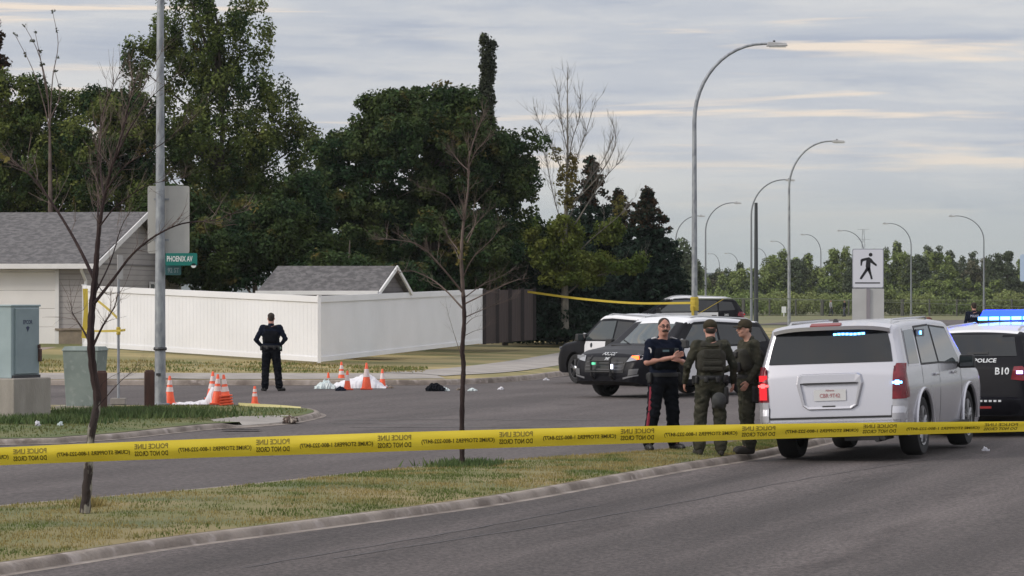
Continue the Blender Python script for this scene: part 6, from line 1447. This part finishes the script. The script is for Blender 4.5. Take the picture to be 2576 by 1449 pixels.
# officer by the white fence, hands on hips, back to camera
rf_, J, H = person(stand(682, 983, 0.005), R(180+4), 'lone officer in dark uniform, hands on hips, watching the white fence', dict(
    SL=(.20, .01, 1.48), SR=(-.20, .01, 1.48), ER=(-.335, .06, 1.22), WR=(-.20, -.02, 1.05), FR=(-.13, -.12, 1.01), EL=(.35, .06, 1.20), WL=(.21, -.02, 1.03), FL=(.15, -.11, .99),
    KL=(.13, -.02, .52), KR=(-.15, -.03, .52), AL=(.14, .02, .10), AR=(-.19, .0, .10), TR=(-.30, -.06, .04), TL=(.20, -.13, .04)), top=M_navy, legs=M_navy2, sc=1.01, stout=1.12, h=.015)
v = vest_on(rf_, M_navy2, 1.04, low=1.10)
mb = MB(); mb.tube([(-.185, .0, .93), (-.21, -.03, .54), (-.235, .01, .14)], .022, 6); mb.build('trouser_stripe', mat('dark_red_stripe', (.06, .006, .012), .9), rf_, True)
s = SDF(); s.ell((-.215, .06, 1.0), (.03, .04, .035), .01); sdf_obj('glove_pouch', [(s, .01)], mat('pale_green', (.25, .36, .27), .8), rf_)
# head behind the white SUV's roof
k = 55.0; p = P(2336, 0, k-.4)
rh, _, _ = person((p.x, k-.4, .10), R(150), 'person with reddish brown hair half hidden behind the white SUV roof', dict(), top=M_navy, legs=M_navy2, h=.02, hair=M_hairr, fingers=False, sc=.965, face=False, hairlong=.03, belt=False)
# distant officer beyond the light bar
Yb = 104.0; p = P(2450, 0, Yb)
rp, _, _ = person((p.x, Yb, .02), R(182), 'distant officer seen from behind beside the blue light bar, POLICE across his back', dict(), top=M_navy, h=.022, fingers=False, sc=1.10, face=False, belt=False)
mb = MB(); text_on(mb, 'POLICE', .1, (0, .135, 1.40), (-1, 0, 0), (0, 0, 1), fit=.27); mb.build('lettering', mat('letter_pale', (.55, .58, .75), .6), rp)
for px, Y, top_, yaw, lab in ((2083, 345, mat('pale_shirt', (.45, .45, .46), .8), 60, 'distant walker in a pale top by the far wire fence'), (2117, 335, M_navy2, -60, 'distant walker in a black top right of the one in a pale top')):
    p = P(px, 0, Y); person((p.x, Y-3, 0), R(yaw), lab, dict(AL=(.12, -.18, .12), AR=(-.12, .2, .12), KL=(.11, -.14, .52)), top=top_, legs=mat('jeans', (.05, .055, .07), .9), h=.04, fingers=False, face=False, belt=False, group='walkers on the far grass')

# ------------------------------------------------------------------ cones
M_or = mat('cone_orange', (0.88, 0.12, 0.04), 0.5, (0.80, 0.10, 0.035), 6); M_band = mat('cone_band', (0.72, 0.60, 0.58), 0.45); M_base = mat('cone_base', (0.70, 0.09, 0.03), 0.6)
def cone(px, py, H_, label, z=0.0, bands=2, tilt=0.0, stack=1):
    g = G(px, py, z); root = empty('traffic_cone', (g.x, g.y, z)); root.rotation_euler = (0, tilt, random.Random(px).uniform(0, 1)); tag(root, label, 'traffic cone', 'orange traffic cones round the covers'); rb = H_*.19
    mb = MB(); mb.box((0, 0, .018), (H_*.46, H_*.46, .036)); mb.build('base', M_base, root, bevel=.01)
    r = lambda t: rb*(1-t)+.022*t
    def seg(t0, t1, e=0): return [(r(t0)+e, .03+(H_-.03)*t0), (r(t1)+e, .03+(H_-.03)*t1)]
    mb = MB(); mb.lathe([(rb*1.12, .03)]+seg(0, 1)+[(.016, H_+.005)], 20); mb.build('cone', M_or, root, True)
    for b in range(bands):
        t0 = .42+.26*b if bands > 1 else .45; mb = MB(); mb.lathe(seg(t0, t0+(.17 if bands > 1 else .32), .003), 20); mb.build('band', M_band, root, True)
    for k in range(1, stack):
        mb = MB(); mb.box((0, 0, .018+.055*k), (H_*.44, H_*.44, .03)); mb.build('stacked_base', M_base, root, bevel=.008)
    return root
cone(427, 1017, .56, 'traffic cone touching the near lamp column', bands=2, z=.10)
cone(532, 1012, .62, 'back one of the pair of tall cones beside the white cloth', bands=2, tilt=.05, stack=2, z=.10)
cone(546, 1018, .60, 'middle one of the bunched tall cones, leaning at its neighbour', bands=2, tilt=.03, z=.10)
cone(570, 1019, .60, 'widest brightest cone at the front of the bunched tall cones', bands=2, tilt=-.10, stack=4, z=.10)
cone(641, 1019, .37, 'small single cone on the island edge left of the lone officer', bands=2, z=.10)
cone(826, 968, .31, 'smallest cone at the left end of the white sheet', bands=0)
cone(859, 968, .58, 'tallest cone behind the white sheet', bands=2, stack=2)
cone(874, 981, .46, 'cone standing at the front edge of the white sheet', bands=1)
cone(922, 980, .64, 'cone rising through the middle of the white sheet', bands=1)
cone(962, 976, .46, 'cone at the right end of the white sheet', bands=1)
# ------------------------------------------------------------------ sheets on the ground
M_sheet = mat('white_sheet', (0.72, 0.71, 0.74), 0.8, (0.66, 0.65, 0.69), 3); M_sheet2 = mat('pale_cloth', (0.52, 0.60, 0.61), 0.8, (0.66, 0.70, 0.70), 7)
def drape(name, label, cat, pxa, pxb, py, prof, dep, m, seed, z=0.0, amp=.035, group=None):
    """cloth over low things: prof = (t, height) along its width"""
    a, b = G(pxa, py, z), G(pxb, py, z); root_x = (a.x+b.x)/2; wd = b.x-a.x; rg = np.random.default_rng(seed); nx, ny = 90, 34; V = []
    for j in range(ny+1):
        for i in range(nx+1):
            t, u = i/nx, j/ny; hh = np.interp(t, [p[0] for p in prof], [p[1] for p in prof]); sh = math.sin(math.pi*u)**.55
            e = .05*vnoise(t*14, 3, seed)+.03*vnoise(t*37, 9, seed); x = (t-.5)*wd+.03*vnoise(u*9, t*3, seed+1); y = (u-.5)*(dep+2*e)
            zz = hh*sh + amp*sh*(vnoise(t*16+u*3, u*9, seed)+.6*vnoise(t*33, u*21+t*9, seed+4)) + .006
            V.append((x, y, max(.006, zz)))
    F = [(j*(nx+1)+i, j*(nx+1)+i+1, (j+1)*(nx+1)+i+1, (j+1)*(nx+1)+i) for j in range(ny) for i in range(nx)]
    o = mesh_np(name, V, F, m, None, True); o.location = (root_x, a.y, z); tag(o, label, cat, group); return o
drape('white_sheet', 'white sheet draped over a low mound ringed by cones at the junction', 'sheet', 830, 972, 976, [(0, .02), (.1, .10), (.3, .20), (.5, .26), (.68, .34), (.8, .22), (.92, .10), (1, .02)], .85, M_sheet, 3)
drape('crumpled_cloth', 'crumpled pale green white cloth at the left end of the white sheet', 'cloth', 792, 842, 978, [(0, .03), (.3, .14), (.6, .20), (1, .05)], .45, M_sheet2, 5, amp=.05)
drape('dark_bundle', 'dark clothing showing under the left edge of the white sheet', 'clothing', 843, 870, 983, [(0, .02), (.5, .10), (1, .02)], .3, M_navy, 6, amp=.02)
drape('white_cloth', 'white cloth spread low along the island edge between the lamp column and the cones', 'cloth', 436, 548, 1017, [(0, .02), (.5, .04), (.72, .08), (.88, .34), (.95, .30), (1, .04)], .5, M_sheet, 8, z=.10, amp=.02)
drape('black_bag', 'black bag lying on the junction asphalt right of the white sheet', 'bag', 1070, 1120, 984, [(0, .05), (.3, .18), (.6, .19), (1, .06)], .35, M_navy2, 9, amp=.015)
drape('pale_rag', 'pale rag at the right end of the black bag', 'rag', 1112, 1132, 984, [(0, .10), (.6, .06), (1, .02)], .22, M_sheet2, 10, amp=.02)
for i, (pa, pb, py, m, lab, hh) in enumerate(((1148, 1162, 982, mat('debris_tan', (.25, .20, .16), .9), 'small tan scrap left of the middle sapling trunk', .05), (1176, 1200, 984, M_sheet2, 'white scrap just right of the middle sapling trunk', .07), (1253, 1268, 981, M_sheet, 'small white scrap alone on the junction asphalt', .07),
        (2470, 2486, 1135, M_sheet, 'crumpled white litter on the road by the white SUV front wheel', .05), (90, 99, 1072, M_sheet, 'white paper scrap in the grass below the concrete plinth', .08), (146, 158, 1071, M_sheet2, 'pale scrap in the grass right of the white paper scrap', .06),
        (1366, 1380, 957, M_sheet, 'pale litter on the far kerb left of the parked police cars', .06), (975, 990, 977, mat('debris_tan', (.25, .20, .16), .9), 'small dark and tan scrap at the right end of the white sheet', .05))):
    z = 0.14 if 'grass' in lab else (0.12 if 'kerb' in lab else (.09 if 'SUV' in lab else 0.0)); drape('litter', lab, 'litter', pa, pb, py, [(0, .01), (.5, hh), (1, .01)], .12, m, 20+i, z, .015, 'litter scraps')
drape('leaf_pile', 'dark leaf litter heap in the gutter before the far pavement', 'leaf litter', 500, 545, 966, [(0, .01), (.7, .09), (1, .05)], .4, M_soil, 41, .03, .01)
drape('broken_kerb_rubble', 'dark rubble and broken concrete at the island kerb corner', 'rubble', 712, 748, 1063, [(0, .05), (.5, .10), (1, .05)], .35, mat('rubble', (.10, .07, .055), .95, (.30, .26, .22), 9, lo=.5, hi=.55), 42, .02, .04)
drape('gutter_silt', 'dark silt lying in the gutter beside the concrete ramp', 'silt', 560, 655, 1082, [(0, .004), (.5, .015), (1, .004)], .3, mat('silt', (.035, .030, .030), 1.0), 43, .02, .006)

# ------------------------------------------------------------------ barrier tape
M_tape = mat('barrier_tape', (0.90, 0.72, 0.06), 0.4, (0.78, 0.60, 0.035), 3, 3, stretch=(1, 1, 6), trans=.25); M_tink = mat('tape_ink', (0.085, 0.065, 0.008), 0.6); M_tink2 = mat('tape_ink_faded', (0.23, 0.175, 0.025), 0.6)
Yt = 12.5; kt = Yt/FPX
def tape_frame(x):
    px = CX + x/kt; top = 1122-(px)*.0252+ 8e-6*min(abs(px-1288), 1700)**2-10; wpx = np.interp(px, [-400, 0, 830, 1300, 1725, 2100, 2576, 3000], [45, 46, 49, 47, 43, 37, 27.5, 20]); return px, top, wpx
WT = .0762
def tape_pt(x, v):
    """v from 0 (top edge) to 1 (bottom edge)"""
    px, top, wpx = tape_frame(x); Wp = 50.0; cosw = min(1, wpx/Wp); ang = math.acos(cosw); wl = Wp*kt
    z = CZ-(top-HY)*kt - v*wl*cosw; y = Yt+math.sin(ang)*wl*v - .017*math.sin(math.pi*v) + .01*math.sin(x*1.1) + .0025*math.sin(x*9+v*5)*math.sin(x*2.3)
    return Vector((x, y, z))
tp = empty('barrier_tape', (0, Yt, tape_pt(0, 0).z)); tag(tp, 'yellow police barrier tape stretched right across the foreground, its print showing reversed', 'barrier tape'); TO = Vector(tp.location)
xs = np.linspace(-6.0, 6.0, 420); V = []; F = []
for x in xs:
    for v in np.linspace(0, 1, 7): V.append(tape_pt(x, v)-TO)
for i in range(len(xs)-1):
    for k in range(6): a = i*7+k; F.append((a, a+1, a+8, a+7))
mesh_np('ribbon', V, F, M_tape, tp, True)
per = 305.5*kt; m1, m2 = MB(), MB()
bands_ = MB()
for i in range(-1, 11):
    xc = (76+305.5*i-CX)*kt
    if abs(xc) > 3.0: continue
    def fn(v0):
        return lambda a, b: tape_pt(xc+a, v0-b/(50*kt))+Vector((0, -.0016, 0))-TO
    m1, m2 = MB(), MB()
    text_on(m2, 'POLICE LINE', .031, (0,0,0), (1,0,0), (0,0,1), fit=84*kt, mirror=True, fn=fn(.27))
    text_on(m1, 'DO NOT CROSS', .031, (0,0,0), (1,0,0), (0,0,1), fit=84*kt, mirror=True, fn=fn(.66))
    xc2 = xc+160*kt
    fn2 = lambda a, b: tape_pt(xc2+a, .56-b/(50*kt))+Vector((0, -.0016, 0))-TO
    m3 = MB(); text_on(m3, '(CRIME STOPPERS 1-800-222-8477)', .025, (0,0,0), (1,0,0), (0,0,1), fit=184*kt, mirror=True, fn=fn2)
    m1.build('lettering', M_tink, tp); m2.build('faded_lettering', M_tink2, tp); m3.build('lettering', M_tink, tp)
# tape from the brown fence to the lamp column, and scraps tied to posts
M_tape2 = mat('far_tape', (0.62, 0.47, 0.06), 0.5, trans=.25)
def ribbon(name, label, pts, w, m=M_tape2, n=14, parent=None, twist=0.0):
    c = [Vector(p) for p in spline([tuple(p) for p in pts], n)]; V, F = [], []
    for i, p in enumerate(c):
        a = twist*i/len(c); u = Vector((0, math.sin(a)*.5, math.cos(a)))*w/2; V += [p+u, p-u]
    for i in range(len(c)-1): F.append((2*i, 2*i+1, 2*i+3, 2*i+2))
    o = mesh_np(name, V, F, m, parent, True)
    if label: tag(o, label, 'barrier tape')
    return o
lp = lamp_objs[0].location
pf = Vector((0.55, 105.2, P(0, 734, 105.2).z)); pe = Vector((lp.x, 99.85, P(0, 762, 100).z))
ribbon('barrier_tape', 'thin yellow tape sagging from the brown fence to the tall lamp column', [pf, pf.lerp(pe, .33)-Vector((0,0,.12)), pf.lerp(pe, .66)-Vector((0,0,.14)), pe], .075)
mb = MB()
for k in range(5): mb.lathe([(.135+.01*(k % 2), 0), (.142, .05), (.135, .10)], 12, (lp.x, lp.y, P(0, 765, 100).z-.22+.09*k))
mb.tube([(lp.x-.08, 99.84, P(0, 770, 100).z), (lp.x-.05, 99.83, P(0, 812, 100).z)], .05, 5); mb.tube([(lp.x+.1, 99.84, P(0, 790, 100).z), (lp.x+.95, 99.6, P(0, 752, 100).z)], .012, 4)
o = mb.build('tied_tape', M_tape2); tag(o, 'knot of yellow tape wound round the tall lamp column', 'barrier tape')
q = lambda px, py, Y: P(px, py, Y)
ribbon('barrier_tape', 'faint yellow tape running right from the tall lamp column above the far grass', [Vector((lp.x+.12, 100.1, q(0, 752, 100).z)), q(1980, 752, 130), q(2300, 762, 160), q(2640, 774, 190)], .04, MATS['fence_wire'])
def band(name, label, L_, R_, m=M_tape2):
    V = []; F = []
    for a, b in zip(L_, R_): V += [a, b]
    for i in range(len(L_)-1): F.append((2*i, 2*i+1, 2*i+3, 2*i+2))
    o = mesh_np(name, V, F, m, None, True); tag(o, label, 'barrier tape'); return o
band('barrier_tape', 'wide yellow tape hanging down the end post of the white fence', [q(208, 726, 87.6), q(211, 780, 87.5), q(205, 850, 87.4)], [q(221, 726, 87.6), q(222, 780, 87.6), q(219, 852, 87.5)])
sx, sy_ = g2.x, g2.y
ribbon('barrier_tape', 'yellow tape slanting from the white fence to the slim signpost', [q(240, 752, 80), q(270, 776, 68), Vector((sx, sy_-.03, q(0, 802, sy_).z))], .07)
ribbon('barrier_tape', 'level yellow tape knotted to the slim signpost', [q(206, 832, 84), q(250, 833, 70), Vector((sx-.02, sy_-.03, q(0, 832, sy_).z)), Vector((sx+.15, sy_-.03, q(0, 830, sy_).z))], .05)
mb = MB()
for k in range(3): mb.lathe([(.040, 0), (.048, .03), (.040, .06)], 10, (sx, sy_, q(0, 842, sy_).z+.05*k))
o = mb.build('tied_tape', M_tape2); tag(o, 'small knot of yellow tape on the slim signpost', 'barrier tape')
for L_, R_, lab in ([[q(520, 1021, 61.4), q(760, 1021, 61.3)], [q(520, 1018, 62.2), q(762, 1024, 60.6)], 'x'],): pass
o = ribbon('barrier_tape', 'slack yellow tape lying on the island edge by the small single cone', [G(600, 1017, .135), G(660, 1020, .14), G(710, 1022, .14), G(757, 1025, .14)], .06, mat('dusty_tape', (.55, .50, .24), .7), twist=1.2)
# ------------------------------------------------------------------ thin even air
hm = bpy.data.materials.new('thin_haze'); hm.use_nodes = True; ht = hm.node_tree; ht.nodes.clear()
ho = ht.nodes.new('ShaderNodeOutputMaterial'); hv_ = ht.nodes.new('ShaderNodeVolumePrincipled'); hv_.inputs['Density'].default_value = 0.00012
hv_.inputs['Color'].default_value = (0.85, 0.88, 0.90, 1); hv_.inputs['Anisotropy'].default_value = 0.2; ht.links.new(hv_.outputs[0], ho.inputs['Volume'])
mb = MB(); mb.box((0, 980, 21.5), (6400, 2160, 45)); o = mb.build('haze', hm); o['kind'] = 'stuff'
